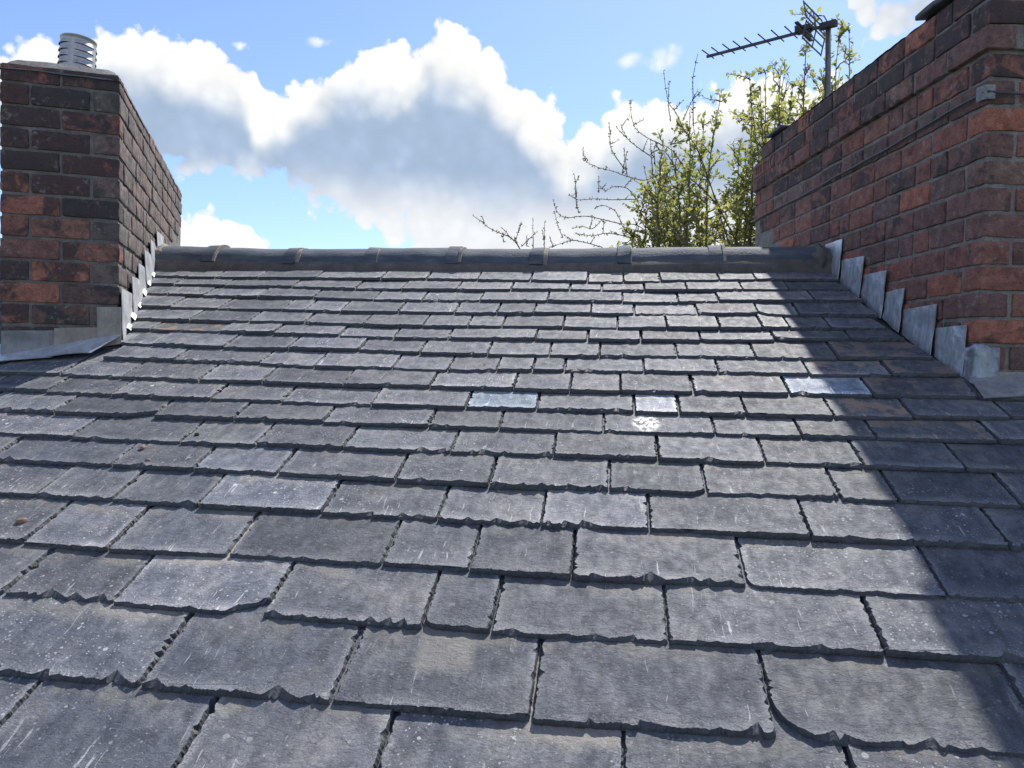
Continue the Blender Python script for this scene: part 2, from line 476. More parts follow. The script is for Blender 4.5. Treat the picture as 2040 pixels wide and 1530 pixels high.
M = {}
M['slate'] = slate_material('slate', False)
M['slate_marked'] = slate_material('slate_marked', True)
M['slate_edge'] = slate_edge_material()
M['brick'] = brick_material()
M['mortar'] = mortar_material('lime_mortar', (0.170, 0.156, 0.146), (0.300, 0.278, 0.258))
M['mortar_sooty'] = mortar_material('sooty_mortar', (0.135, 0.125, 0.120), (0.235, 0.216, 0.202))
M['flaunch'] = mortar_material('cement_flaunching', (0.10, 0.10, 0.105), (0.19, 0.19, 0.19))
M['ridge_mortar'] = mortar_material('ridge_bedding', (0.10, 0.087, 0.083), (0.155, 0.137, 0.128), 0.35)
M['pale_mortar'] = mortar_material('pale_pointing', (0.22, 0.20, 0.17), (0.36, 0.33, 0.28), 0.9)
M['lead'] = lead_material('lead_sheet', (0.44, 0.48, 0.53), (0.64, 0.68, 0.73), 0.50, 0.26, 0.46)
M['lead_sunlit'] = lead_material('sun_brightened_lead', (0.36, 0.37, 0.385), (0.50, 0.51, 0.52), 0.15, 0.5, 0.65)  # separate lead for the left flank, its sunlit brightness put into the colour
M['lead_dull'] = lead_material('weathered_lead', (0.20, 0.205, 0.215), (0.33, 0.33, 0.33), 0.35, 0.5, 0.7)
M['lead_buff'] = lead_material('buff_stained_lead', (0.25, 0.22, 0.185), (0.36, 0.33, 0.285), 0.25, 0.5, 0.7)
M['ridge'] = ridge_material()
M['steel'] = plain('stainless_steel', (0.44, 0.43, 0.42), 0.42, 0.75, 0.15, 15.0)
M['dark'] = plain('dark_void', (0.012, 0.012, 0.013), 0.9)
M['alu'] = plain('weathered_aluminium', (0.075, 0.075, 0.085), 0.6, 0.3)
M['mast'] = plain('galvanised_mast', (0.20, 0.20, 0.20), 0.55, 0.4)
M['plastic'] = plain('black_plastic', (0.03, 0.03, 0.032), 0.5)
M['cable'] = plain('black_cable', (0.055, 0.058, 0.065), 0.45)
M['clip'] = plain('grey_sleeve', (0.42, 0.42, 0.42), 0.6)
M['deck'] = plain('roof_underlay', (0.05, 0.045, 0.04), 0.9)
M['dirt'] = mortar_material('joint_dirt', (0.022, 0.018, 0.015), (0.060, 0.044, 0.034), 1.0)
M['bark'] = plain('bark', (0.11, 0.09, 0.075), 0.85)
M['twig'] = plain('twig_bark', (0.085, 0.065, 0.06), 0.8)
M['leaf'] = leaf_material('spring_leaf', (0.180, 0.205, 0.065), (0.34, 0.32, 0.14))
M['bud'] = leaf_material('opening_bud', (0.085, 0.075, 0.04), (0.13, 0.12, 0.05))
M['pebble'] = plain('brown_pebble', (0.20, 0.12, 0.085), 0.8)
M['grass'] = plain('grassy_ground', (0.065, 0.075, 0.035), 0.95, 0.0, 0.4, 0.4)
M['house'] = plain('rendered_wall', (0.28, 0.15, 0.11), 0.9, 0.0, 0.25, 8.0)

# ------------------------------------------------------------------ object helpers
def link(name, me, parent=None, loc=None):
    o = bpy.data.objects.new(name, me)
    COL.objects.link(o)
    if parent is not None:
        o.parent = parent
    if loc is not None:
        o.location = loc
    return o

def empty(name, loc, rz=0.0):
    o = bpy.data.objects.new(name, None)
    COL.objects.link(o)
    o.empty_display_size = 0.1
    o.location = loc
    o.rotation_euler = (0, 0, rz)
    return o

def tag(o, label=None, cat=None, group=None, kind=None):
    if label: o['label'] = label
    if cat: o['category'] = cat
    if group: o['group'] = group
    if kind: o['kind'] = kind
    return o

def mesh_from(name, verts, faces, mats, fm=None, smooth=False):
    me = bpy.data.meshes.new(name)
    me.from_pydata([tuple(v) for v in verts], [], faces)
    for m in (mats if isinstance(mats, (list, tuple)) else [mats]):
        me.materials.append(m)
    if fm:
        me.polygons.foreach_set('material_index', fm)
    if smooth:
        me.polygons.foreach_set('use_smooth', [True] * len(me.polygons))
    me.update()
    return me

def bm_mesh(name, bm, mats, smooth=False):
    me = bpy.data.meshes.new(name)
    bmesh.ops.recalc_face_normals(bm, faces=bm.faces)
    bm.to_mesh(me)
    bm.free()
    for m in (mats if isinstance(mats, (list, tuple)) else [mats]):
        me.materials.append(m)
    if smooth:
        me.polygons.foreach_set('use_smooth', [True] * len(me.polygons))
    return me

def bm_box(bm, x0, x1, y0, y1, z0, z1):
    vs = [bm.verts.new(v) for v in ((x0, y0, z0), (x1, y0, z0), (x1, y1, z0), (x0, y1, z0), (x0, y0, z1), (x1, y0, z1), (x1, y1, z1), (x0, y1, z1))]
    for f in ((0, 3, 2, 1), (4, 5, 6, 7), (0, 1, 5, 4), (1, 2, 6, 5), (2, 3, 7, 6), (3, 0, 4, 7)):
        bm.faces.new([vs[i] for i in f])
    return vs

def bm_tube(bm, pts, radii, seg=6, cap=True):
    """tube through points; radii one per point"""
    rings = []
    n = len(pts)
    pts = [Vector(p) for p in pts]
    for i, p in enumerate(pts):
        d = (pts[min(i + 1, n - 1)] - pts[max(i - 1, 0)])
        if d.length < 1e-9:
            d = Vector((0, 0, 1))
        d.normalize()
        a = d.orthogonal().normalized() if i == 0 else (prev_a - d * prev_a.dot(d)).normalized()
        prev_a = a
        bb = d.cross(a)
        r = radii[i] if isinstance(radii, (list, tuple)) else radii
        rings.append([bm.verts.new(p + (a * math.cos(2 * math.pi * k / seg) + bb * math.sin(2 * math.pi * k / seg)) * r) for k in range(seg)])
    for i in range(n - 1):
        for k in range(seg):
            bm.faces.new((rings[i][k], rings[i][(k + 1) % seg], rings[i + 1][(k + 1) % seg], rings[i + 1][k]))
    if cap:
        bm.faces.new(rings[0][::-1])
        bm.faces.new(rings[-1])

def sheet(name, quad, parent, m, th=0.003, bulge=0.004, n=8, seed=0, curl=0.0, outward=None):
    """thin hand-dressed sheet over the four corners a (top left), b (top right), c (bottom right), d (bottom left)"""
    a, b, c, d = [Vector(q) for q in quad]
    nn = (b - a).cross(d - a).normalized()
    if outward is not None and nn.dot(Vector(outward)) < 0:
        nn = -nn
    vs, fs = [], []
    for lay in (0, 1):
        for j in range(n + 1):
            for i in range(n + 1):
                u, v = i / n, j / n
                p = (a * (1 - u) + b * u) * (1 - v) + (d * (1 - u) + c * u) * v
                w = noise.noise(Vector((u * 2.3 + seed * 3.7, v * 2.1, seed * 1.3))) * bulge + math.sin(math.pi * u) * bulge * 0.4
                w += noise.noise(Vector((u * 6 + seed, v * 5, 9.1))) * bulge * 0.35
                w += curl * (v ** 4)
                vs.append(p + nn * (w + (th if lay else 0)))
    k = (n + 1) ** 2
    for j in range(n):
        for i in range(n):
            q = j * (n + 1) + i
            fs.append((q, q + n + 1, q + n + 2, q + 1))
            fs.append((k + q, k + q + 1, k + q + n + 2, k + q + n + 1))
    edge = [i for i in range(n + 1)] + [(j + 1) * (n + 1) + n for j in range(n)] + [n * (n + 1) + n - 1 - i for i in range(n)] + [(n - 1 - j) * (n + 1) for j in range(n - 1)]
    for i in range(len(edge)):
        e0, e1 = edge[i], edge[(i + 1) % len(edge)]
        fs.append((e0, e1, e1 + k, e0 + k))
    bm = bmesh.new()
    bv = [bm.verts.new(v) for v in vs]
    for f in fs:
        bm.faces.new([bv[i] for i in f])
    me = bm_mesh(name, bm, m)
    for p in me.polygons:
        p.use_smooth = True
    try:
        me.set_sharp_from_angle(angle=rad(50))
    except Exception:
        pass
    return link(name, me, parent)

# ------------------------------------------------------------------ ground and house body
me = mesh_from('ground', [(-3000, -3000, 0), (3000, -3000, 0), (3000, 3000, 0), (-3000, 3000, 0)], [(0, 1, 2, 3)], M['grass'])
tag(link('ground', me), kind='structure')

# roof frame: s along the courses, t up the slope, z off the roof plane
RO = Vector((-0.24243, 1.91283, 6.84559))
U = Vector((1, 0, 0))
V = Vector((0, 0.90559, 0.42415))
N = Vector((0, -0.42415, 0.90559))
ROT = Matrix((U, V, N)).transposed()
def roof_pt(s, t, z=0.0):
    return RO + U * s + V * t + N * z

roof = empty('slate_roof', (RO.x, RO.y, RO.z))
tag(roof, 'grey slate roof slope running up to a clay ridge between two brick chimneys', 'roof')

bm = bmesh.new()
apex = 2.0
def deck_pts(s0, s1, t0, t1, z0, z1):
    return [roof_pt(s, t, z) - RO for z in (z0, z1) for (s, t) in ((s0, t0), (s1, t0), (s1, t1), (s0, t1))]
vs = [bm.verts.new(v) for v in deck_pts(-3.4, 3.0, -2.3, 1.93, -0.09, -0.036)]
for f in ((0, 3, 2, 1), (4, 5, 6, 7), (0, 1, 5, 4), (1, 2, 6, 5), (2, 3, 7, 6), (3, 0, 4, 7)):
    bm.faces.new([vs[i] for i in f])
link('roof_deck', bm_mesh('roof_deck', bm, M['deck']), roof)
# far slope behind the ridge, laid in courses
bm = bmesh.new()
AY, AZ = 3.70, 7.655
for k in range(14):
    y0 = AY + 0.10 + k * 0.17
    z0 = AZ - (y0 - AY) * 0.468
    y1, z1 = y0 + 0.19, z0 - 0.19 * 0.468
    a = [(-3.4, y0, z0 - 0.012), (3.0, y0, z0 - 0.012), (3.0, y1, z1 + 0.004), (-3.4, y1, z1 + 0.004)]
    v = [bm.verts.new(Vector(q) - RO) for q in a] + [bm.verts.new(Vector(q) - RO - Vector((0, 0.005, 0.012))) for q in a]
    for f in ((0, 1, 2, 3), (7, 6, 5, 4), (0, 4, 5, 1), (1, 5, 6, 2), (2, 6, 7, 3), (3, 7, 4, 0)):
        bm.faces.new([v[i] for i in f])
o = link('far_slope', bm_mesh('far_slope', bm, M['slate']), roof)
o['tint'] = (1.0, 1.0, 1.0); o['expo'] = 0.17; o['halfw'] = 5.0

bm = bmesh.new()
y0, y1 = -0.15, 6.0
prof = [(-0.05, 0.0), (6.0, 0.0), (6.0, 6.50), (3.70, 7.50), (-0.05, 5.75)]
vl = [[bm.verts.new((x, y, z)) for (y, z) in prof] for x in (-3.3, 2.9)]
bm.faces.new(vl[0]); bm.faces.new(vl[1][::-1])
for i in range(5):
    bm.faces.new((vl[0][i], vl[1][i], vl[1][(i + 1) % 5], vl[0][(i + 1) % 5]))
house = link('terraced_house', bm_mesh('terraced_house', bm, M['house']))
tag(house, 'brick body of the house below the slate roof', 'house')

# ------------------------------------------------------------------ slates
# tail corners of every course, (s, t) in metres on the roof, measured joint by joint
ROWS = [
[(-1.972,1.709),(-1.878,1.703),(-1.634,1.691),(-1.416,1.687),(-1.132,1.69),(-0.82,1.68),(-0.606,1.683),(-0.367,1.672),(-0.127,1.662),(0.128,1.652),(0.285,1.654),(0.445,1.656),(0.7,1.686),(0.855,1.701),(1.202,1.699)],
[(-1.932,1.602),(-1.787,1.59),(-1.532,1.58),(-1.2,1.565),(-0.899,1.543),(-0.685,1.541),(-0.436,1.538),(-0.198,1.543),(0.056,1.547),(0.191,1.543),(0.375,1.547),(0.55,1.544),(0.78,1.56),(0.97,1.563),(1.214,1.568)],
[(-1.869,1.46),(-1.749,1.463),(-1.57,1.447),(-1.31,1.439),(-1.051,1.432),(-0.776,1.407),(-0.562,1.406),(-0.312,1.405),(-0.029,1.406),(0.28,1.401),(0.506,1.406),(0.666,1.416),(1.041,1.43),(1.232,1.445)],
[(-1.805,1.305),(-1.646,1.303),(-1.422,1.291),(-1.134,1.281),(-1.029,1.278),(-0.875,1.265),(-0.628,1.265),(-0.394,1.266),(-0.22,1.265),(-0.073,1.275),(0.155,1.276),(0.325,1.269),(0.57,1.271),(0.803,1.288),(0.953,1.271),(1.242,1.279)],
[(-1.755,1.173),(-1.479,1.153),(-1.219,1.145),(-0.98,1.147),(-0.733,1.123),(-0.492,1.12),(-0.314,1.126),(-0.181,1.13),(0.054,1.128),(0.26,1.125),(0.445,1.131),(0.638,1.132),(0.794,1.137),(0.89,1.14),(1.037,1.15),(1.239,1.156)],
[(-1.705,1.056),(-1.593,1.049),(-1.292,1.034),(-1.065,1.031),(-0.796,1.016),(-0.577,1.004),(-0.368,1.002),(-0.04,1.005),(0.15,1.012),(0.348,1.014),(0.56,1.022),(0.82,1.036),(1.082,1.05),(1.268,1.056)],
[(-1.643,0.928),(-1.5,0.904),(-1.204,0.892),(-0.948,0.893),(-0.677,0.886),(-0.445,0.873),(-0.197,0.865),(0.023,0.87),(0.199,0.869),(0.466,0.876),(0.731,0.878),(0.999,0.882),(1.309,0.898)],
[(-1.625,0.785),(-1.339,0.771),(-1.005,0.768),(-0.794,0.74),(-0.51,0.74),(-0.314,0.729),(-0.145,0.733),(-0.025,0.746),(0.085,0.747),(0.349,0.748),(0.591,0.755),(0.88,0.753),(1.134,0.761),(1.346,0.775)],
[(-1.966,0.634),(-1.697,0.643),(-1.451,0.622),(-1.158,0.613),(-0.932,0.612),(-0.643,0.603),(-0.347,0.6),(-0.071,0.606),(0.111,0.598),(0.271,0.595),(0.497,0.603),(0.791,0.608),(1.037,0.611),(1.339,0.626)],
[(-1.89,0.516),(-1.777,0.514),(-1.651,0.502),(-1.403,0.486),(-1.051,0.483),(-0.807,0.478),(-0.507,0.47),(-0.205,0.473),(0.016,0.479),(0.312,0.473),(0.447,0.471),(0.64,0.475),(0.889,0.474),(1.11,0.478),(1.377,0.501),(1.469,0.501)],
[(-1.825,0.369),(-1.523,0.366),(-1.181,0.365),(-0.911,0.361),(-0.624,0.355),(-0.295,0.353),(-0.083,0.353),(0.222,0.348),(0.538,0.35),(0.775,0.353),(0.974,0.354),(1.289,0.362),(1.455,0.359)],
[(-1.724,0.227),(-1.365,0.225),(-1.009,0.209),(-0.776,0.215),(-0.512,0.209),(-0.2,0.207),(0.088,0.207),(0.371,0.21),(0.654,0.208),(0.9,0.205),(1.153,0.209),(1.421,0.213)],
[(-1.526,0.096),(-1.143,0.079),(-0.896,0.074),(-0.651,0.068),(-0.319,0.064),(-0.067,0.056),(0.242,0.056),(0.484,0.053),(0.805,0.055),(0.941,0.05),(1.218,0.051),(1.395,0.048)],
[(-1.518,-0.072),(-1.263,-0.073),(-1.041,-0.08),(-0.798,-0.089),(-0.468,-0.093),(-0.172,-0.098),(0.083,-0.103),(0.338,-0.107),(0.703,-0.102),(1.124,-0.107),(1.365,-0.109)],
[(-1.379,-0.265),(-1.154,-0.267),(-0.932,-0.273),(-0.629,-0.269),(-0.262,-0.275),(-0.061,-0.276),(0.165,-0.281),(0.535,-0.277),(0.932,-0.282),(1.316,-0.284)],
[(-1.334,-0.432),(-1.07,-0.438),(-0.811,-0.44),(-0.466,-0.45),(-0.127,-0.455),(0.014,-0.457),(0.363,-0.453),(0.764,-0.449),(1.14,-0.45)],
[(-1.191,-0.645),(-0.621,-0.648),(-0.25,-0.653),(0.116,-0.655),(0.532,-0.65),(0.963,-0.65),(1.254,-0.649)]]
TH = 0.0122
HL = 2.2 * TH

def chip_profile(length, step, rng, small, big, pbig, lmin=0.012, lmax=0.05):
    """inset depth of the dressed edge along its length: irregular flakes with sharp ridges between"""
    xs = [0.0]
    n = max(2, int(length / step))
    pts = []
    pos = 0.0
    flakes = []
    while pos < length:
        l = rng.uniform(lmin, lmax)
        D = rng.uniform(small * 0.2, small) if rng.random() > pbig else rng.uniform(small, big)
        if rng.random() < 0.14:
            D = small * 0.08
        D = min(D, l * 0.62)
        flakes.append((pos, l, D, rng.uniform(0.06, 0.94)))
        pos += l
    res = []
    for i in range(n + 1):
        x = length * i / n
        for (p0, l, D, ap) in flakes:
            if p0 <= x <= p0 + l:
                q = (x - p0) / l
                tri = q / ap if q < ap else (1 - q) / (1 - ap)
                res.append((x, 0.0026 + D * tri ** 1.25 + rng.uniform(0, 0.0007)))
                break
        else:
            res.append((x, 0.0016))
    return res

def slate_mesh(w, yl, yr, e, L, rng, slantL=0.0, slantR=0.0, cutL=None, cutR=None, step=0.008, flake=1.0, th=TH, marked=False):
    hw = w / 2
    slope = HL / (2.2 * e)
    def tail_y(x):
        return yl + (yr - yl) * (x + hw) / w
    ol = []     # (x, y, inset_x, inset_y)
    # left side, downwards
    side = min(L, e * 1.12)
    ns = max(4, int(side / (step * 1.2)))
    sideL = chip_profile(side, side / ns, rng, 0.0042 * flake, 0.0115 * flake, 0.34, 0.009, 0.034)
    sideR = chip_profile(side, side / ns, rng, 0.0042 * flake, 0.0115 * flake, 0.34, 0.009, 0.034)
    tail = chip_profile(w, step, rng, 0.0095 * flake, 0.023 * flake, 0.36, 0.012, 0.070)
    cl = cutL or (rng.uniform(0.002, 0.008), rng.uniform(0.002, 0.007))
    cr = cutR or (rng.uniform(0.002, 0.008), rng.uniform(0.002, 0.007))
    def jag():
        return rng.uniform(-0.0012, 0.0012)
    ol.append((-hw + slantL * L, L, 0, 0))
    for (q, b) in reversed(sideL):
        y = tail_y(-hw) + q
        if q <= cl[1]:
            continue
        ol.append((-hw + slantL * q + jag() * 0.8, y, b, 0.0))
    for (q, b) in tail:
        x = -hw + q
        y = tail_y(x)
        if q < cl[0]:
            y += cl[1] * (1 - math.sqrt(max(0.0, 1 - (1 - q / cl[0]) ** 2))) if cutL else cl[1] * (1 - q / cl[0])
        if w - q < cr[0]:
            r = 1 - (w - q) / cr[0]
            y += cr[1] * r if not cutR or len(cutR) > 2 else cr[1] * (1 - math.sqrt(max(0.0, 1 - r * r)))
        ex = 0.0
        if q < 0.006: ex = 0.002
        if w - q < 0.006: ex = -0.002
        ol.append((x, y + jag(), ex, b))
    for (q, b) in sideR:
        if q <= cr[1]:
            continue
        ol.append((hw + slantR * q + jag() * 0.8, tail_y(hw) + q, -b, 0.0))
    ol.append((hw + slantR * L, L, 0, 0))
    n = len(ol)
    bot, mid, top = [], [], []
    for (x, y, ix, iy) in ol:
        zu = -slope * y
        bot.append((x, y, zu))
        k = 0.30 + rng.uniform(-0.22, 0.22)
        mid.append((x + ix * k, y + iy * k - (0.0012 if iy else 0) * rng.random(), zu + th * (0.45 + rng.uniform(-0.15, 0.15))))
        top.append((x + ix, y + iy, -slope * (y + iy) + th + noise.noise(Vector((x * 9, y * 9, w * 77))) * 0.0012))
    vs = bot + mid + top
    fs, fm = [], []
    for i in range(n - 1):
        j = i + 1
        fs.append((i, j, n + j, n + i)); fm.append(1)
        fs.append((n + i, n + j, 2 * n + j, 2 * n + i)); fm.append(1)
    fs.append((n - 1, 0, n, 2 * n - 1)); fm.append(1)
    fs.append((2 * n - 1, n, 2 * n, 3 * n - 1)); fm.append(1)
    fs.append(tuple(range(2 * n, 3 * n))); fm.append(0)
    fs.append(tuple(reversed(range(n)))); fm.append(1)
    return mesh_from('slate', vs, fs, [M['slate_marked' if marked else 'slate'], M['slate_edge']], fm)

# what sets single slates apart: row, index -> tint, ghost (x, half width, y), stain, paint, corner cuts, label
SPECIAL = {
    (10, 7): dict(tint=(1.35, 1.6, 1.72), label='pale blue-green slate'),
    (10, 9): dict(tint=(3.3, 3.2, 3.0), label='small whitish slate'),
    (9, 11): dict(tint=(2.4, 2.6, 2.8), label='pale bluish-white slate'),
    (11, 7): dict(paint=(-0.035, 0.060, 0.042), label='slate with a white paint splash'),
    (13, 2): dict(tint=(1.5, 1.53, 1.58), label='light grey slate'),
    (14, 3): dict(tint=(1.12, 1.14, 1.18)),
    (1, 5): dict(tint=(1.6, 1.5, 1.3)), (1, 9): dict(tint=(1.45, 1.35, 1.2)), (1, 10): dict(tint=(1.6, 1.45, 1.28)),
    (3, 9): dict(tint=(1.55, 1.5, 1.42)), (3, 10): dict(tint=(1.4, 1.35, 1.28)), (4, 11): dict(tint=(1.4, 1.36, 1.3)),
    (6, 1): dict(stain=1.0, tint=(1.05, 1.0, 0.95), label='slate with a faint rusty stain'),
    (10, 12): dict(stain=1.0, label='slate with a clay-brown stain'),
    (8, 11): dict(stain=0.8), (8, 12): dict(stain=0.8), (9, 12): dict(stain=0.7), (7, 11): dict(stain=0.7), (11, 10): dict(stain=0.6),
    (17, 2): dict(ghost=(0.0, 0.058, 0.085)), (16, 2): dict(ghost=(-0.02, 0.075, 0.15), cutR=(0.085, 0.045, 1), label='slate with a broken lower corner'),
    (18, 3): dict(ghost=(0.115, 0.085, 0.17)), (17, 0): dict(ghost=(0.16, 0.09, 0.165)), (16, 1): dict(ghost=(0.06, 0.05, 0.125)),
    (17, 4): dict(cutL=(0.10, 0.085), label='slate with a rounded lower corner'), (11, 1): dict(cutR=(0.085, 0.030, 1)),
    (4, 12): dict(cutR=(0.05, 0.02)), (4, 13): dict(cutL=(0.05, 0.04)), (6, 10): dict(cutL=(0.03, 0.02)), (6, 11): dict(cutL=(0.05, 0.03)),
    (7, 10): dict(cutL=(0.03, 0.02)), (13, 6): dict(cutR=(0.03, 0.02, 1)), (16, 4): dict(cutL=(0.03, 0.028)),
    (17, 3): dict(tint=(1.0, 1.0, 1.02)), (5, 12): dict(tint=(1.4, 1.33, 1.22)), (5, 14): dict(tint=(1.5, 1.55, 1.65)),
    (2, 10): dict(tint=(1.25, 1.22, 1.15)), (15, 7): dict(cutL=(0.03, 0.03)),
}
rng = random.Random(11)
tails = [sum(p[1] for p in r) / len(r) for r in ROWS]
# courses below the frame
low_t = [-0.865, -1.08, -1.30, -1.52, -1.74]
low_first = [-1.25, -0.83, -0.465, -0.13, 0.275, 0.64, 1.03, 1.42]
for k, tt in enumerate(low_t):
    if k == 0:
        ROWS.append([(s, tt) for s in low_first])
    else:
        s = -1.5 + rng.uniform(-0.1, 0.1)
        r = []
        while s < 1.5:
            r.append((s, tt + rng.uniform(-0.004, 0.004)))
            s += rng.uniform(0.30, 0.46)
        ROWS.append(r)
    tails.append(tt)
# carry the lower courses on past the frame on both sides
for k, r in enumerate(ROWS):
    row = k + 1
    if row >= 9:
        while r[0][0] > -2.25:
            r.insert(0, (r[0][0] - rng.uniform(0.24, 0.38), r[0][1] + rng.uniform(-0.004, 0.004)))
            for key in [q for q in SPECIAL if q[0] == row]:
                pass
    if row >= 10:
        while r[-1][0] < 1.95:
            r.append((r[-1][0] + rng.uniform(0.24, 0.38), r[-1][1] + rng.uniform(-0.004, 0.004)))
FIRST = [-1.972, -1.932, -1.869, -1.805, -1.755, -1.705, -1.643, -1.625, -1.966, -1.89, -1.825, -1.724, -1.526, -1.518, -1.379, -1.334, -1.191, -1.25, 0, 0, 0, 0]
for k, r in enumerate(ROWS):
    row = k + 1
    tk = tails[k]
    above = tails[k - 1] if k > 0 else 1.835
    e = above - tk
    # index of the first measured joint after the extra ones were put in front
    off = 0
    for i, p in enumerate(r):
        if abs(p[0] - FIRST[k]) < 1e-6:
            off = i
            break
    for i in range(len(r) - 1):
        (s0, t0), (s1, t1) = r[i], r[i + 1]
        sp = SPECIAL.get((row, i - off), {})
        gap = rng.uniform(0.0008, 0.0035) if rng.random() > 0.10 else rng.uniform(0.005, 0.011)
        w = s1 - s0 - gap
        tm = (t0 + t1) / 2 + rng.uniform(-0.0035, 0.0035)
        tilt = (t1 - t0) * 0.6 + rng.uniform(-0.003, 0.003)
        sl = sr = 0.0
        if row <= 7 and i == 0:
            sl = -0.42
        if row <= 8 and i == len(r) - 2:
            sr = -0.155
        if row == 9 and i == len(r) - 2:
            sr = 0.10
        near = max(0.0, min(1.0, (1.2 - tk) / 1.8))
        L = min(2.15 * e, 1.90 - tm)
        rs = random.Random(row * 100 + i + 5)
        me = slate_mesh(w, -tilt / 2, tilt / 2, e, L, rs, sl, sr, sp.get('cutL'), sp.get('cutR'),
                        step=0.008 - 0.0045 * near, flake=rs.uniform(0.75, 1.25) * (0.85 + 0.15 * near), th=TH * rs.uniform(0.85, 1.25), marked=bool({'ghost', 'stain', 'paint'} & set(sp)))
        o = link('slate', me, roof)
        twist = Matrix.Rotation(rs.uniform(-0.004, 0.004), 3, 'Z') @ Matrix.Rotation(rs.uniform(-0.010, 0.010), 3, 'Y') @ Matrix.Rotation(rs.uniform(-0.006, 0.010), 3, 'X')
        pos = roof_pt((s0 + s1) / 2, tm, rs.uniform(0, 0.002)) - RO
        o.matrix_local = Matrix.Translation(pos) @ (ROT @ twist).to_4x4()
        g = rs.uniform(-0.035, 0.05)
        tint = sp.get('tint', (1.0 + g, 1.0 + g * 0.5, 1.0))
        if 'tint' not in sp and rs.random() < 0.10:
            q = rs.uniform(1.08, 1.25)
            tint = tuple(c * q for c in tint)
        if row <= 8 and 'tint' not in sp:
            tint = tuple(c * 1.08 for c in tint)
        o['tint'] = tint
        o['expo'] = e
        o['halfw'] = w / 2
        if 'ghost' in sp: o['ghost'] = sp['ghost']
        if 'stain' in sp: o['stain'] = sp['stain']
        if 'paint' in sp: o['paint'] = sp['paint']
        if 'label' in sp: o['label'] = sp['label']

# slates outside the photograph's frame, beyond both chimneys: one joined part
ov, of, om = [], [], []
ro = random.Random(404)
def outer_run(s0, s1, row, tk, e):
    s = s0
    while s < s1 - 0.05:
        w = min(ro.uniform(0.24, 0.40), s1 - s)
        if s1 - (s + w) < 0.12:
            w = s1 - s
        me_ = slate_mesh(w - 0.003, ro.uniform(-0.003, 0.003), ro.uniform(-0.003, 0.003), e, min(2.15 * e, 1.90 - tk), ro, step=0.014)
        mt = Matrix.Translation(roof_pt(s + w / 2, tk + ro.uniform(-0.004, 0.004)) - RO) @ ROT.to_4x4()
        k = len(ov)
        ov.extend(mt @ v.co for v in me_.vertices)
        for pl in me_.polygons:
            of.append(tuple(k + q for q in pl.vertices)); om.append(pl.material_index)
        bpy.data.meshes.remove(me_)
        s += w
for k, r in enumerate(ROWS):
    row = k + 1
    tk = tails[k]
    e = (tails[k - 1] if k > 0 else 1.835) - tk
    faceL = -1.643 - 0.42 * (tk - 0.928)
    faceR = 1.309 - 0.155 * (tk - 0.898)
    outer_run(-3.4, r[0][0] if row >= 9 else faceL - 0.33, row, tk, e)
    outer_run(r[-1][0] if row >= 9 else faceR + 0.33, 3.0, row, tk, e)
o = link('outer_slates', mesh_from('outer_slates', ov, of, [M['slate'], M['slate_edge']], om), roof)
o['kind'] = 'stuff'; o['tint'] = (1.0, 1.0, 1.0); o['expo'] = 0.15; o['halfw'] = 9.0

# dirt and moss lodged in some of the joints: loose grains, nobody could count them
bm = bmesh.new()
rd = random.Random(5)
for k, r in enumerate(ROWS[8:19]):
    row = k + 9
    e = tails[row - 2] - tails[row - 1]
    for i in range(1, len(r) - 1):
        s, t = r[i]
        lush = 1.0 if s < -0.75 else 0.15
        if rd.random() > 0.15 + 0.6 * lush:
            continue
        a0 = rd.uniform(0, 0.5); a1 = rd.uniform(a0 + 0.2, 1.05)
        for q in range(int(rd.uniform(10, 45) * lush) + 6):
            c = roof_pt(s + rd.gauss(0, 0.0035), t + e * rd.uniform(a0, a1), -0.006 + rd.uniform(-0.003, 0.0075)) - RO
            rr = rd.uniform(0.0012, 0.0042)
            mt = Matrix.Translation(c) @ Matrix.Rotation(rd.uniform(0, 6), 4, Vector((rd.random(), rd.random(), rd.random() + 0.1)).normalized()) @ Matrix.Diagonal((rr * rd.uniform(0.7, 1.6), rr, rr * rd.uniform(0.5, 1), 1))
            bmesh.ops.create_icosphere(bm, subdivisions=1, radius=1.0, matrix=mt)
o = link('joint_dirt', bm_mesh('joint_dirt', bm, M['dirt']), roof)
o['kind'] = 'stuff'

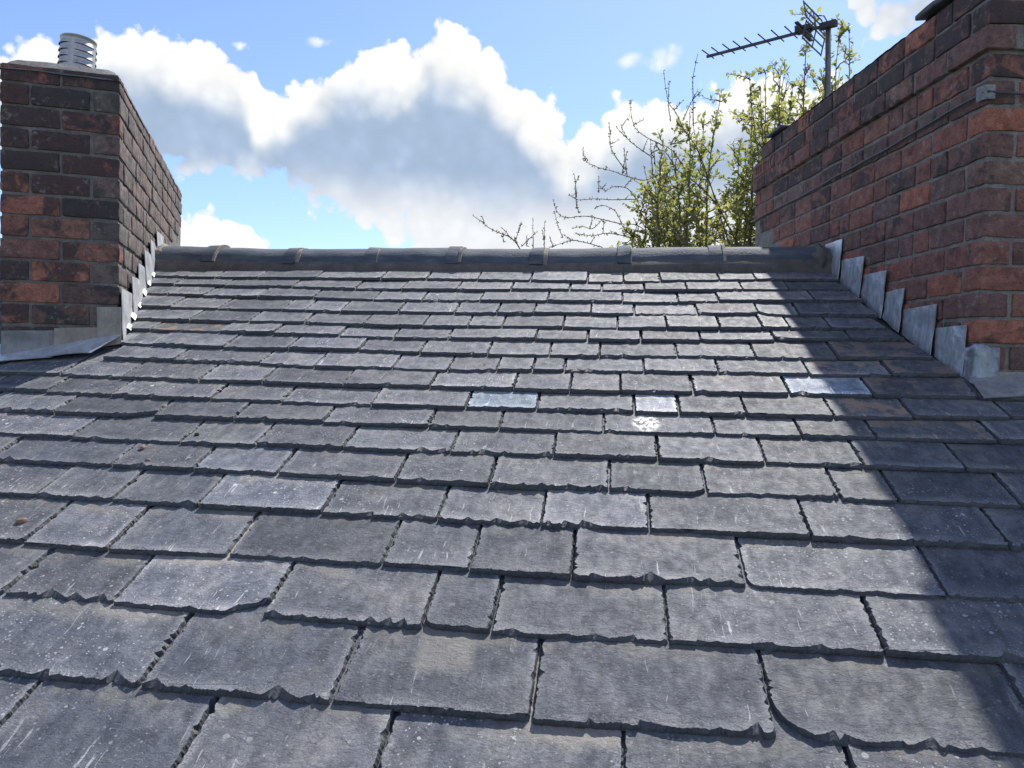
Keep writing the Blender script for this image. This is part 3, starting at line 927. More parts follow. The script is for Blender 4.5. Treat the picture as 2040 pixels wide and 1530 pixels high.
# ------------------------------------------------------------------ ridge
def sag(x):
    return 0.019 * min(1.0, abs((x + 0.62) / 1.65)) ** 2 + 0.0025 * math.sin(x * 5.0)
RX = [-2.36, -1.982, -1.560, -1.153, -0.750, -0.349, 0.055, 0.470, 0.955]
def ridge_section(scale=1.0, n=14):
    Rr = 0.125 * scale
    cz = -0.125
    out = []
    for i in range(n + 1):
        a = rad(-74 + 148 * i / n)
        out.append((math.sin(a) * Rr, cz + math.cos(a) * Rr))
    return out
TOPZ = 7.742
def ridge_piece(name, x0, x1, parent, scale, m, seed, nx=10, rough=0.0008, thick=0.014):
    vs, fs = [], []
    outer = ridge_section(scale)
    inner = ridge_section(scale - thick / 0.125)
    sec = outer + inner[::-1]
    ns = len(sec)
    for i in range(nx + 1):
        x = x0 + (x1 - x0) * i / nx
        for (y, z) in sec:
            w = 1 + noise.noise(Vector((x * 8 + seed, y * 14, z * 14))) * rough * 10
            vs.append((x - RO.x, AY + y * w - RO.y, TOPZ + z + 0.125 * (w - 1) + sag(x) - RO.z))
    for i in range(nx):
        for k in range(ns):
            a = i * ns + k; b = i * ns + (k + 1) % ns
            fs.append((a, b, b + ns, a + ns))
    fs.append(tuple(reversed(range(ns))))
    fs.append(tuple(range(nx * ns, nx * ns + ns)))
    bm = bmesh.new()
    bv = [bm.verts.new(v) for v in vs]
    for f in fs:
        bm.faces.new([bv[q] for q in f])
    me = bm_mesh(name, bm, m)
    for p in me.polygons: p.use_smooth = True
    me.set_sharp_from_angle(angle=rad(40))
    return link(name, me, parent)
for i in range(len(RX) - 1):
    tile = ridge_piece('ridge_tile', RX[i] + 0.004, RX[i + 1] - 0.004, roof, 1.0, M['ridge'], i * 3.3, nx=24, rough=0.0022)
    tw = random.Random(i + 90)
    tile.location.z = tw.uniform(-0.004, 0.004)
    tile.location.y = tw.uniform(-0.004, 0.004)
    if i < len(RX) - 2:
        xj = RX[i + 1]
        ridge_piece('collar', xj - 0.040, xj + 0.020, tile, 1.055 + 0.015 * math.sin(i * 1.7), M['ridge'], i * 5.1, nx=6, thick=0.026, rough=0.0050)
        # mortar fillet showing at the open side of the collar
        p = ridge_piece('collar_mortar', xj + 0.0205, xj + 0.034 + 0.008 * math.sin(i * 2.1), tile, 1.05, M['pale_mortar'], i * 7.7, nx=3, thick=0.03, rough=0.0090)
for (xa, xb) in ((-3.40, -2.98), (-2.98, -2.70), (1.35, 1.76), (1.76, 2.17), (2.17, 2.58), (2.58, 3.0)):
    ridge_piece('ridge_tile', xa + 0.003, xb - 0.003, roof, 1.0, M['ridge'], xa, nx=12, rough=0.0022)
# mortar bedding along the foot of the ridge tiles
bm = bmesh.new()
nx = 290
prev = None
for i in range(nx + 1):
    x = -3.4 + 6.4 * i / nx
    w = noise.noise(Vector((x * 9, 3.1, 0))) * 0.006
    w2 = noise.noise(Vector((x * 17, 7.1, 2))) * 0.004
    zt = TOPZ + sag(x)
    prof = [(3.556 + w, 7.594 + w2), (3.552 + w, 7.624 + w2), (3.566, zt - 0.098 + w2), (3.588, zt - 0.076), (3.65, zt - 0.05), (3.68, 7.55)]
    ring = [bm.verts.new((x - RO.x, y - RO.y, z - RO.z)) for (y, z) in prof]
    if prev:
        for k in range(len(ring) - 1):
            bm.faces.new((prev[k], prev[k + 1], ring[k + 1], ring[k]))
    prev = ring
link('ridge_bedding', bm_mesh('ridge_bedding', bm, M['ridge_mortar'], True), roof)
# crumbly end mortar at the right hand end
bm = bmesh.new()
bmesh.ops.create_icosphere(bm, subdivisions=4, radius=1.0)
for v in bm.verts:
    k = 1 + 0.25 * noise.noise(v.co * 2.2) + 0.1 * noise.noise(v.co * 6)
    v.co = Vector((v.co.x * 0.06, v.co.y * 0.125, v.co.z * 0.085)) * k + Vector((0.925, 3.68, 7.665)) - RO
link('ridge_end_mortar', bm_mesh('ridge_end_mortar', bm, M['ridge_mortar'], True), roof)
bm = bmesh.new()
bmesh.ops.create_icosphere(bm, subdivisions=4, radius=1.0)
for v in bm.verts:
    k = 1 + 0.25 * noise.noise(v.co * 2.2 + Vector((5, 0, 0))) + 0.1 * noise.noise(v.co * 6)
    v.co = Vector((v.co.x * 0.035, v.co.y * 0.12, v.co.z * 0.085)) * k + Vector((-2.275, 3.69, 7.675)) - RO
link('ridge_end_mortar', bm_mesh('ridge_end_mortar', bm, M['pale_mortar'], True), roof)

# ------------------------------------------------------------------ bricks
def brick_variant(seed, l, d, h):
    """one weathered brick centred on its own middle, l along x, d along y, h along z"""
    bm = bmesh.new()
    bmesh.ops.create_cube(bm, size=1.0)
    for v in bm.verts:
        v.co = Vector((v.co.x * l, v.co.y * d, v.co.z * h))
    bmesh.ops.bevel(bm, geom=list(bm.edges), offset=0.0055, segments=2, affect='EDGES', profile=0.6)
    bmesh.ops.subdivide_edges(bm, edges=[e for e in bm.edges if e.calc_length() > 0.03], cuts=3, use_grid_fill=True)
    sd = Vector((seed * 3.17, seed * 1.91, seed * 0.77))
    for v in bm.verts:
        p = v.co
        n1 = noise.noise_vector(p * 22 + sd)
        n2 = noise.noise_vector(p * 60 + sd)
        edge = min(1.0, (abs(p.x) / (l / 2)) ** 6 + (abs(p.z) / (h / 2)) ** 6)
        v.co = p + n1 * 0.0028 + n2 * 0.0016 * (0.5 + edge)
    me = bm_mesh('brick', bm, M['brick'])
    for p in me.polygons: p.use_smooth = True
    me.set_sharp_from_angle(angle=rad(45))
    return me

def vent_brick_mesh(l, d, h):
    bm = bmesh.new()
    hw, hd, hh = l / 2, d / 2, h / 2
    bm_box(bm, -hw, hw, -hd + 0.03, hd, -hh, hh)
    bm_box(bm, -hw, hw, -hd, -hd + 0.0298, hh - 0.014, hh - 0.0003)
    bm_box(bm, -hw, hw, -hd, -hd + 0.0298, -hh + 0.0003, -hh + 0.016)
    xs = [-hw + 0.0004, -hw + 0.055, -hw + 0.082, -hw + 0.092, -hw + 0.119, -hw + 0.129, -hw + 0.156, hw - 0.0004]
    for a, b in ((0, 1), (2, 3), (4, 5), (6, 7)):
        if xs[b] - xs[a] > 0.001:
            bm_box(bm, xs[a], xs[b], -hd + 0.0002, -hd + 0.0296, -hh + 0.0162, hh - 0.0142)
    return bm_mesh('vent_brick', bm, M['brick'])

def chimney(root, width_dir, W, LEN, beds, ztop_fn, rng, hidden_side, soot_fn, proj=None, brick_z=0.0, skip=None, vent=None, grime=0.0):
    """root's local x runs along the near face, local y runs away; x spans X0..X1"""
    X0, X1 = (-W, 0.0) if width_dir < 0 else (0.0, W)
    lit_x = 0.0                                   # the long face seen in the photograph is at x = 0
    sx = -1 if width_dir < 0 else 1               # into the stack
    half = 0.0975
    full = 0.195
    mor = 0.0105
    variants = {}
    def variant(kind, h):
        key = (kind, round(h, 4))
        if key not in variants:
            l = {'s': full, 'h': half}[kind] - mor
            variants[key] = [brick_variant(len(variants) * 10 + q + 1, l, half - 0.006, h) for q in range(8 if kind == 's' else 6)]
        return rng.choice(variants[key])
    hid = bmesh.new()
    cz = tanth
    for bi in range(len(beds) - 1):
        z0, z1 = beds[bi], beds[bi + 1]
        h = z1 - z0 - mor
        zc = (z0 + z1) / 2
        out = proj.get(bi, 0.0) if proj else 0.0
        typeA = (bi % 2 == 0)
        # (kind, x centre, y centre, facing, length) facing 0 near face, 1 long face
        items = []
        hm = mor / 2
        yf = half / 2 - 0.003
        def front(a, b_):
            l = b_ - a
            items.append(('s' if l > 0.14 else 'h', (a + b_) / 2, yf, 0, l))
        def flank(a, b_):
            l = b_ - a
            items.append(('s' if l > 0.14 else 'h', lit_x + sx * (half / 2 - 0.003), (a + b_) / 2, 1, l))
        if typeA:
            xm = (X0 + X1) / 2
            front(X0 - out, xm - hm); front(xm + hm, X1 + out)
            y = half + hm - out
        else:
            # the flank's corner stretcher shows its end here; the other corner gets a header
            if sx < 0:
                front(X0, X0 + half - hm); front(X0 + half + hm, X1 - half - hm)
            else:
                front(X1 - half + hm, X1); front(X0 + half + hm, X1 - half - hm)
            y = -out
        while y < LEN - 0.03:
            l = full - hm + out if y <= 0.0 else full - mor
            if y > 0.01 and rng.random() < 0.22:
                l = half - mor
            l = min(l, LEN - y)
            if LEN - (y + l) < 0.06:
                l = LEN - y
            flank(y, y + l)
            y += l + mor
        for (kind, x, y, face, stretch) in items:
            # leave out what is buried in the roof
            if zc < roof_h(root, x, y) - 0.09:
                continue
            if skip and skip(y, zc):
                continue
            isv = vent and face == 1 and any(abs(y - a) < 0.10 and bi == b for a, b in vent)
            if isv:
                me_ = vent_brick_mesh(full - mor, half - 0.006, h)
            else:
                me_ = variant(kind, h)
            o = link('vent_brick' if isv else 'brick', me_, root)
            jit = rng.uniform(-0.0015, 0.0030)
            if face == 0:
                o.location = (x, y - jit - out, zc + rng.uniform(-0.0012, 0.0012))
                o.rotation_euler = (rng.uniform(-0.008, 0.008), rng.uniform(-0.008, 0.008), rng.uniform(-0.012, 0.012) + (math.pi if rng.random() < 0.5 and not isv else 0))
            else:
                o.location = (x - sx * (jit + out), y, zc + rng.uniform(-0.0012, 0.0012))
                rz = math.pi / 2 if sx < 0 else -math.pi / 2
                o.rotation_euler = (rng.uniform(-0.008, 0.008), rng.uniform(-0.008, 0.008), rz + rng.uniform(-0.008, 0.008))
            o.scale = (stretch / ((full if kind == 's' else half) - mor), 1.0, rng.uniform(0.97, 1.01))
            o['soot'] = soot_fn(y, zc, face, rng)
            if grime and face == 1: o['grime'] = grime * rng.uniform(0.75, 1.0)
        # the faces turned away from the photograph: joined brickwork
        for (fx0, fx1, fy0, fy1, axis) in ((X1 if sx > 0 else X0, None, 0.0, LEN, 'y'), (X0, X1, LEN, None, 'x')):
            a0, a1 = (0.0, LEN) if axis == 'y' else (X0 + 0.09 * (1 if True else 0), X1 - 0.09)
            p = a0 + (0.0 if typeA else -half)
            while p < a1:
                q0, q1 = max(p, a0) + mor / 2, min(p + full, a1) - mor / 2
                if q1 - q0 > 0.02:
                    if axis == 'y':
                        xx = fx0
                        xa, xb = (xx - 0.05, xx + out) if sx > 0 else (xx - out, xx + 0.05)
                        if not (q0 < 0.1):
                            if zc > roof_h(root, xx, (q0 + q1) / 2) - 0.09:
                                bm_box(hid, xa, xb, q0, q1, z0 + mor / 2, z1 - mor / 2)
                    else:
                        bm_box(hid, q0, q1, LEN - 0.05, LEN + 0.001 + out, z0 + mor / 2, z1 - mor / 2)
                p += full
    o = link('far_brickwork', bm_mesh('far_brickwork', hid, M['brick']), root)
    o['soot'] = 0.6; o['kind'] = 'stuff'

tanth = 0.46837
def roof_h(root, x, y):
    a = root['yaw']
    return tanth * (y * math.cos(a) - x * math.sin(a))

def core(root, X0, X1, LEN, z0, z1, rec=0.0055, name='mortar_core', m='mortar'):
    """mortar body, its faces just behind the brick faces, uneven like hand pointing"""
    bm = bmesh.new()
    x0, x1, y0, y1 = X0 + rec, X1 - rec, rec, LEN - rec
    bm_box(bm, x0, x1, y0, y1, z0, z1)
    bmesh.ops.subdivide_edges(bm, edges=list(bm.edges), cuts=1, use_grid_fill=True)
    for _ in range(4):
        es = [e for e in bm.edges if e.calc_length() > 0.04]
        if not es: break
        bmesh.ops.subdivide_edges(bm, edges=es, cuts=1, use_grid_fill=True)
    for v in bm.verts:
        n = noise.noise_vector(v.co * 14)
        v.co += n * 0.0030
    return link(name, bm_mesh(name, bm, M[m]), root)

# ---- left stack
LC = Vector((-1.90053, 2.76552, 7.24548)); LA = rad(-25.0)
left = empty('brick_chimney', LC, -LA)
left['yaw'] = LA
tag(left, 'short soot-blackened brick chimney with a steel cowl, sunlit on its right flank', 'chimney')
rl = random.Random(21)
bedsL = [0.142 + 0.0817 * k for k in range(-4, 11)] + [1.030]
def sootL(y, z, face, r):
    if face == 1:
        return 0.62 + 0.15 * r.random()
    return max(0.0, min(1.0, 0.42 + 0.70 * max(0.0, (z - 0.40) / 0.55) + r.uniform(-0.2, 0.2)))
chimney(left, -1, 0.40, 2.22, bedsL, None, rl, True, sootL, grime=0.85)
core(left, -0.40, 0.0, 2.22, -0.55, 1.027, m='mortar_sooty')
# cement flaunching, rounded over the top course
bm = bmesh.new()
nx, ny = 16, 46
grid = []
for j in range(ny + 1):
    row = []
    for i in range(nx + 1):
        u, v = i / nx, j / ny
        x = -0.403 + 0.406 * u; y = -0.006 + 2.232 * v
        eu = min(u, 1 - u) * 0.40; ev = min(v, 1 - v) * 2.2
        e = min(eu, ev)
        z = 1.004 + 0.040 * min(1, e / 0.03) ** 0.5 + 0.055 * min(1, e / 0.19)
        z += noise.noise(Vector((x * 9, y * 9, 4))) * 0.006
        row.append(bm.verts.new((x, y, z)))
    grid.append(row)
for j in range(ny):
    for i in range(nx):
        bm.faces.new((grid[j][i], grid[j][i + 1], grid[j + 1][i + 1], grid[j + 1][i]))
link('flaunching', bm_mesh('flaunching', bm, M['flaunch'], True), left)
# stepped lead up the sunlit flank (k along the wall, height above the corner)
LSTEP = [[(-0.004, 0.211), (0.244, 0.208), (0.262, 0.122), (0.004, 0.000)], [(0.219, 0.281), (0.420, 0.282), (0.440, 0.201), (0.255, 0.104)],
         [(0.405, 0.356), (0.584, 0.356), (0.632, 0.270), (0.432, 0.180)], [(0.540, 0.436), (0.749, 0.436), (0.818, 0.353), (0.620, 0.258)],
         [(0.748, 0.511), (0.930, 0.510), (1.035, 0.440), (0.805, 0.340)], [(0.963, 0.584), (1.205, 0.588), (1.207, 0.530), (1.015, 0.430)]]
for i, q in enumerate(LSTEP):
    off = 0.007 + 0.004 * (i % 2)
    pts = [(off, k, z) for (k, z) in q]
    sheet('lead_step', pts, left, M['lead_sunlit'], 0.0028, 0.004, 8, i + 1, 0.006, (1, 0, 0))
# soaker edges turned up between the slates and the wall
for i in range(7):
    t0 = tails[i]
    k = (RO.y + 0.90559 * t0 - LC.y) / math.cos(LA)
    zz = roof_h(left, 0, k)
    if k < 0: continue
    sheet('soaker', [(0.008, k + 0.06, zz + 0.052), (0.008, k + 0.002, zz + 0.030), (0.030, k - 0.012, zz + 0.012), (0.026, k + 0.05, zz + 0.036)], left, M['lead_sunlit'], 0.002, 0.003, 5, i + 40, 0.0, (1, 0, 1))
# lead apron in front
def Lf(x, z, out=0.006):
    return (x, -out, z)
sheet('lead_apron', [Lf(-0.395, 0.036), Lf(-0.215, 0.042), Lf(-0.215, -0.055), Lf(-0.395, -0.10)], left, M['lead_dull'], 0.0028, 0.005, 8, 11, 0.008, (0, -1, 0))
sheet('lead_apron', [Lf(-0.219, 0.050, 0.011), Lf(-0.062, 0.058, 0.011), Lf(-0.060, -0.022, 0.014), Lf(-0.219, -0.030, 0.018)], left, M['lead_buff'], 0.0028, 0.003, 8, 12, 0.004, (0, -1, 0))
sheet('lead_corner', [Lf(-0.074, 0.135, 0.015), Lf(0.010, 0.138, 0.015), Lf(0.012, -0.004, 0.017), Lf(-0.070, -0.020, 0.020)], left, M['lead_buff'], 0.0028, 0.004, 8, 13, 0.004, (0, -1, 0))
ML = Matrix.Translation(LC) @ Matrix.Rotation(-LA, 4, 'Z')
MLi = ML.inverted()
def skirt(name, st, z, parent, minv, m, seed, sub=10):
    """sheet lying on the roof, corners given on the roof plane"""
    pts = [minv @ roof_pt(s, t, zz) for (s, t), zz in zip(st, z)]
    return sheet(name, pts, parent, m, 0.003, 0.004, sub, seed, 0.0, minv.to_3x3() @ N)
skirt('lead_skirt', [(-2.26, 0.80), (-1.80, 0.885), (-1.815, 0.768), (-2.20, 0.655)], (0.03, 0.03, 0.017, 0.016), left, MLi, M['lead'], 14)
skirt('lead_skirt', [(-1.885, 0.905), (-1.640, 0.945), (-1.675, 0.800), (-1.825, 0.762)], (0.038, 0.032, 0.021, 0.022), left, MLi, M['lead'], 15)

# ---- right stack
RC = Vector((1.13965, 2.58018, 7.15773)); RA = rad(-9.7)
rightc = empty('brick_chimney', RC, -RA)
rightc['yaw'] = RA
tag(rightc, 'tall dark red brick chimney with one projecting course, its long flank in shade', 'chimney')
rr_ = random.Random(33)
bedsR = [1.03 - 0.0826 * k for k in range(17, 0, -1)] + [1.03, 1.1126, 1.1952, 1.2778]
def sootR(y, z, face, r):
    return max(0.0, min(1.0, 0.03 + 0.58 * max(0.0, (z - 0.66) / 0.6) + r.uniform(-0.15, 0.22)))
ip = bedsR.index(1.03)
chimney(rightc, 1, 0.45, 2.035, bedsR, None, rr_, True, sootR, proj={ip: 0.016},
        skip=lambda y, z: z > 1.2 and y > 1.93, vent=[(1.90, ip + 1), (1.42, ip + 2)])
core(rightc, 0.0, 0.45, 2.035, -0.75, 1.195)
bm = bmesh.new()
bm_box(bm, -0.011, 0.461, -0.011, 2.046, 1.0362, 1.1064)
link('corbel_bed', bm_mesh('corbel_bed', bm, M['mortar']), rightc)
bm = bmesh.new()
bm_box(bm, 0.006, 0.444, 0.006, 1.93, 1.1951, 1.2775)
bmesh.ops.subdivide_edges(bm, edges=list(bm.edges), cuts=3, use_grid_fill=True)
for v in bm.verts:
    v.co += noise.noise_vector(v.co * 14) * 0.003
link('mortar_core', bm_mesh('mortar_core', bm, M['mortar']), rightc)
# rough mortar bed and broken stone slabs over the flues
bm = bmesh.new()
nx, ny = 12, 70
grid = []
for j in range(ny + 1):
    row = []
    for i in range(nx + 1):
        u, v = i / nx, j / ny
        x = -0.004 + 0.458 * u; y = -0.004 + 1.96 * v
        e = min(min(u, 1 - u) * 0.45, min(v, 1 - v) * 1.95)
        z = 1.274 + 0.016 * min(1, e / 0.012) + 0.02 * min(1, e / 0.15) + noise.noise(Vector((x * 20, y * 20, 1))) * 0.007
        row.append(bm.verts.new((x + noise.noise(Vector((y * 25, z, 3))) * 0.004, y, z)))
    grid.append(row)
for j in range(ny):
    for i in range(nx):
        bm.faces.new((grid[j][i], grid[j][i + 1], grid[j + 1][i + 1], grid[j + 1][i]))
link('flaunching', bm_mesh('flaunching', bm, M['flaunch'], True), rightc)
def slab(x0, x1, y0, y1, z0, z1, seed):
    bm = bmesh.new()
    bm_box(bm, x0, x1, y0, y1, z0, z1)
    bmesh.ops.bevel(bm, geom=list(bm.edges), offset=0.004, segments=1, affect='EDGES')
    for _ in range(3):
        es = [e for e in bm.edges if e.calc_length() > 0.05]
        if not es: break
        bmesh.ops.subdivide_edges(bm, edges=es, cuts=1, use_grid_fill=True)
    for v in bm.verts:
        v.co += noise.noise_vector(v.co * 11 + Vector((seed, 0, 0))) * 0.009 + noise.noise_vector(v.co * 40) * 0.002
    return link('cap_slab', bm_mesh('cap_slab', bm, M['slate_edge']), rightc)
slab(-0.026, 0.30, 1.62, 1.84, 1.286, 1.303, 2)
slab(-0.024, 0.40, -0.02, 0.385, 1.289, 1.310, 5)
# stepped lead
RSTEP = [[(1.095, 0.597), (0.920, 0.595), (0.935, 0.413), (1.090, 0.474)], [(0.930, 0.506), (0.722, 0.496), (0.742, 0.325), (0.935, 0.408)],
         [(0.735, 0.419), (0.544, 0.417), (0.566, 0.234), (0.745, 0.318)], [(0.555, 0.333), (0.415, 0.337), (0.434, 0.174), (0.566, 0.234)],
         [(0.425, 0.258), (0.214, 0.263), (0.221, 0.088), (0.430, 0.168)], [(0.225, 0.182), (0.050, 0.184), (0.048, 0.016), (0.220, 0.085)]]
for i, q in enumerate(RSTEP):
    pts = [(-0.006 - 0.003 * j - (0.006 if j in (1, 2) else 0.0), k, z) for j, (k, z) in zip((0, 0, 1, 1), q)]
    pts = [(-0.003, q[0][0], q[0][1]), (-0.010, q[1][0], q[1][1]), (-0.017, q[2][0], q[2][1]), (-0.006, q[3][0], q[3][1])]
    sheet('lead_step', pts, rightc, M['lead'], 0.0028, 0.0045, 10, i + 21, 0.002, (-1, 0, 0))
# corner piece wrapped round the near corner
bm = bmesh.new()
prof = [(-0.012, 0.060), (-0.013, 0.030), (-0.0125, 0.004), (-0.009, -0.010), (0.006, -0.0135), (0.030, -0.013), (0.062, -0.011)]
rows_ = []
for j in range(9):
    v = j / 8
    z = 0.112 * (1 - v) - 0.004 * v
    row = []
    for i, (x, y) in enumerate(prof):
        fl = 0.010 * v ** 3
        w = noise.noise(Vector((i * 0.7, v * 3, 2))) * 0.0025
        row.append(bm.verts.new((x - fl + w, y - fl + w, z + (0.010 * (1 - v) if 2 <= i <= 4 else 0) - 0.012 * v * (1 if 3 <= i <= 5 else 0))))
    rows_.append(row)
for j in range(8):
    for i in range(len(prof) - 1):
        bm.faces.new((rows_[j][i], rows_[j][i + 1], rows_[j + 1][i + 1], rows_[j + 1][i]))
res = bmesh.ops.solidify(bm, geom=list(bm.faces), thickness=0.0028)
link('lead_corner', bm_mesh('lead_corner', bm, M['lead'], True), rightc)
MR = Matrix.Translation(RC) @ Matrix.Rotation(-RA, 4, 'Z')
MRi = MR.inverted()
skirt('lead_skirt', [(1.352, 0.735), (1.86, 0.800), (1.83, 0.690), (1.345, 0.602)], (0.020, 0.020, 0.0145, 0.0135), rightc, MRi, M['lead_dull'], 31)
sheet('lead_apron', [(0.045, -0.008, 0.036), (0.445, -0.008, 0.036), (0.445, -0.012, 0.055 - 0.12), (0.045, -0.014, -0.02)], rightc, M['lead_buff'], 0.0028, 0.004, 8, 32, 0.01, (0, -1, 0))

# cable along the shaded flank, with its sleeve at the corner
def Rw(p):
    return MR @ Vector(p)
pts = []
for i in range(26):
    u = i / 25
    k = 0.02 + (2.05 - 0.02) * u
    z = 0.902 - 0.030 * u - 0.010 * math.sin(math.pi * u) + 0.002 * math.sin(u * 17)
    pts.append((-0.011 - 0.004 * math.sin(u * 23) ** 2, k, z))
front = [(0.44, -0.012, 0.902), (0.25, -0.013, 0.899), (0.12, -0.013, 0.897), (0.03, -0.014, 0.899), (-0.008, -0.015, 0.901), (-0.013, -0.002, 0.902)]
bm = bmesh.new()
bm_tube(bm, [Rw(p) for p in front + pts], 0.0042, 8)
me = bm_mesh('aerial_cable', bm, M['cable'], True)
o = link('aerial_cable', me)
tag(o, 'thin dark cable strung along the shaded brick chimney', 'cable')
bm = bmesh.new()
prof = [(-0.014, 0.034), (-0.017, 0.022), (-0.017, 0.002), (-0.014, -0.013), (0.000, -0.018), (0.012, -0.017), (0.016, -0.014)]
rows_ = []
for z in (0.880, 0.884, 0.894, 0.906, 0.920, 0.924):
    s = 0.90 if z in (0.880, 0.924) else 1.0
    rows_.append([bm.verts.new(Rw((x * s, y, z + y * 0.10))) for (x, y) in prof])
for j in range(5):
    for i in range(len(prof) - 1):
        bm.faces.new((rows_[j][i], rows_[j][i + 1], rows_[j + 1][i + 1], rows_[j + 1][i]))
bmesh.ops.solidify(bm, geom=list(bm.faces), thickness=0.006)
o = link('cable_sleeve', bm_mesh('cable_sleeve', bm, M['clip'], True))
tag(o, 'pale grey sleeve guarding the cable at the chimney corner', 'cable guard')

# ------------------------------------------------------------------ steel cowl on the left stack
cowl = empty('chimney_cowl', ML @ Vector((-0.222, 0.34, 1.085)), -LA)
cowl.rotation_euler = (rad(-2), rad(3.0), -LA)
tag(cowl, 'louvred stainless steel cowl on top of the left chimney', 'cowl')
CR = 0.066; CH = 0.180
bm = bmesh.new()
seg = 64
zs = [-0.04, 0.0, 0.012, 0.016, 0.020, 0.050]
# shell built ring by ring, slots left open between the louvres
slot_rows = [(0.062, 0.078), (0.089, 0.105), (0.116, 0.132), (0.143, 0.159)]
levels = [-0.04, 0.004, 0.010, 0.016, 0.050]
for a, b in slot_rows: levels += [a, b]
levels += [0.172, CH - 0.006, CH]
def cr(z):
    if abs(z - 0.010) < 0.001: return CR + 0.003
    if z >= CH - 0.007: return CR + 0.0025
    return CR
def is_gap(k):
    return (k % 16) >= 13
rings = {}
for z in levels:
    rings[z] = [bm.verts.new((math.cos(2 * math.pi * k / seg) * cr(z), math.sin(2 * math.pi * k / seg) * cr(z), z)) for k in range(seg)]
for li in range(len(levels) - 1):
    z0, z1 = levels[li], levels[li + 1]
    slot = (z0, z1) in slot_rows
    for k in range(seg):
        if slot and not is_gap(k):
            continue
        bm.faces.new((rings[z0][k], rings[z0][(k + 1) % seg], rings[z1][(k + 1) % seg], rings[z1][k]))
shell = link('shell', bm_mesh('shell', bm, M['steel'], True), cowl)
for (z0, z1) in slot_rows:
    for b in range(4):
        bm = bmesh.new()
        ks = range(b * 16, b * 16 + 14)
        lo = [bm.verts.new((math.cos(2 * math.pi * k / seg) * (CR + 0.006 * math.sin(math.pi * min(1, max(0, (k - b * 16) / 13.0))) ** 0.4 + 0.0003), math.sin(2 * math.pi * k / seg) * (CR + 0.006 * math.sin(math.pi * min(1, max(0, (k - b * 16) / 13.0))) ** 0.4 + 0.0003), z0 + 0.001)) for k in ks]
        hi = [bm.verts.new((math.cos(2 * math.pi * k / seg) * (CR + 0.0004), math.sin(2 * math.pi * k / seg) * (CR + 0.0004), z1 + 0.002)) for k in ks]
        for i in range(len(lo) - 1):
            bm.faces.new((lo[i], lo[i + 1], hi[i + 1], hi[i]))
        link('louvre', bm_mesh('louvre', bm, M['steel'], True), shell)
bm = bmesh.new()
bmesh.ops.create_cone(bm, cap_ends=True, segments=32, radius1=CR * 0.955, radius2=CR * 0.955, depth=0.20, matrix=Matrix.Translation((0, 0, 0.08)))
link('dark_hollow_fill', bm_mesh('dark_hollow_fill', bm, M['dark']), cowl)  # near-black drum: shade of the hollow behind the slots painted as colour
bm = bmesh.new()
bmesh.ops.create_cone(bm, cap_ends=True, segments=48, radius1=CR + 0.001, radius2=CR * 0.5, depth=0.014, matrix=Matrix.Translation((0, 0, CH + 0.004)))
link('lid', bm_mesh('lid', bm, M['steel']), cowl)

# ------------------------------------------------------------------ television aerial behind the right stack
def along(px_dir, y):
    d = Vector(px_dir)
    return CAM + d * (y / d.y)
pL = along((0.11410619, 1.03544602, 0.40092412), 5.25)
d_r = Vector((0.28166023, 1.05854557, 0.44830708))
pR = CAM + d_r * ((pL.z - CAM.z) / d_r.z)
boom = (pR - pL)
bdir = boom.normalized()
edir = Vector((-bdir.y, bdir.x, 0)).normalized()
if edir.y > 0: edir = -edir
upv = Vector((0, 0, 1))
mast_top = along((0.27006436, 1.05694123, 0.44483578), (pL + bdir * (boom.length * 0.93)).y + 0.02)
aer = empty('television_aerial', Vector((mast_top.x, mast_top.y, mast_top.z - 1.1)))
tag(aer, 'television aerial with a toothed boom and slotted reflector on a mast behind the right chimney', 'aerial')
AO = aer.location.copy()
def part(name, bm, m, parent=aer, smooth=False):
    bmesh.ops.translate(bm, verts=list(bm.verts), vec=-AO)
    return link(name, bm_mesh(name, bm, m, smooth), parent)
bm = bmesh.new()
bm_tube(bm, [mast_top + Vector((0.02, 0, -1.1)), mast_top + Vector((0.012, 0, -0.5)), mast_top + Vector((0, 0, 0.0))], 0.0165, 14)
part('mast', bm, M['mast'], aer, True)
def box_along(bm, p0, p1, w, h):
    d = (p1 - p0).normalized()
    side = d.cross(upv).normalized()
    upn = side.cross(d)
    vs = [bm.verts.new(p + side * (a * w / 2) + upn * (b * h / 2)) for p in (p0, p1) for (a, b) in ((-1, -1), (1, -1), (1, 1), (-1, 1))]
    for f in ((3, 2, 1, 0), (4, 5, 6, 7), (0, 1, 5, 4), (1, 2, 6, 5), (2, 3, 7, 6), (3, 0, 4, 7)):
        bm.faces.new([vs[i] for i in f])
bm = bmesh.new()
box_along(bm, pL, pR, 0.013, 0.016)
part('boom', bm, M['alu'])
for i, f in enumerate((0.012, 0.092, 0.185, 0.272, 0.365, 0.470, 0.572, 0.672)):
    c = pL + boom * f + upv * 0.013
    bm = bmesh.new()
    hl = 0.088 + 0.003 * i
    bm_tube(bm, [c + edir * hl, c - edir * hl * 0.95], 0.0040, 8)
    part('director', bm, M['alu'], aer, True)
bm = bmesh.new()
cb = pL + boom * 0.765
box_along(bm, cb - bdir * 0.05 + upv * 0.012, cb + bdir * 0.05 + upv * 0.012, 0.055, 0.042)
bmesh.ops.bevel(bm, geom=list(bm.edges), offset=0.008, segments=2, affect='EDGES')
dbox = part('dipole_box', bm, M['plastic'])
bm = bmesh.new()
box_along(bm, cb - edir * 0.13 + upv * 0.010, cb + edir * 0.13 + upv * 0.010, 0.02, 0.010)
box_along(bm, cb - edir * 0.13 - upv * 0.014, cb + edir * 0.13 - upv * 0.014, 0.02, 0.010)
part('folded_dipole', bm, M['alu'], dbox)
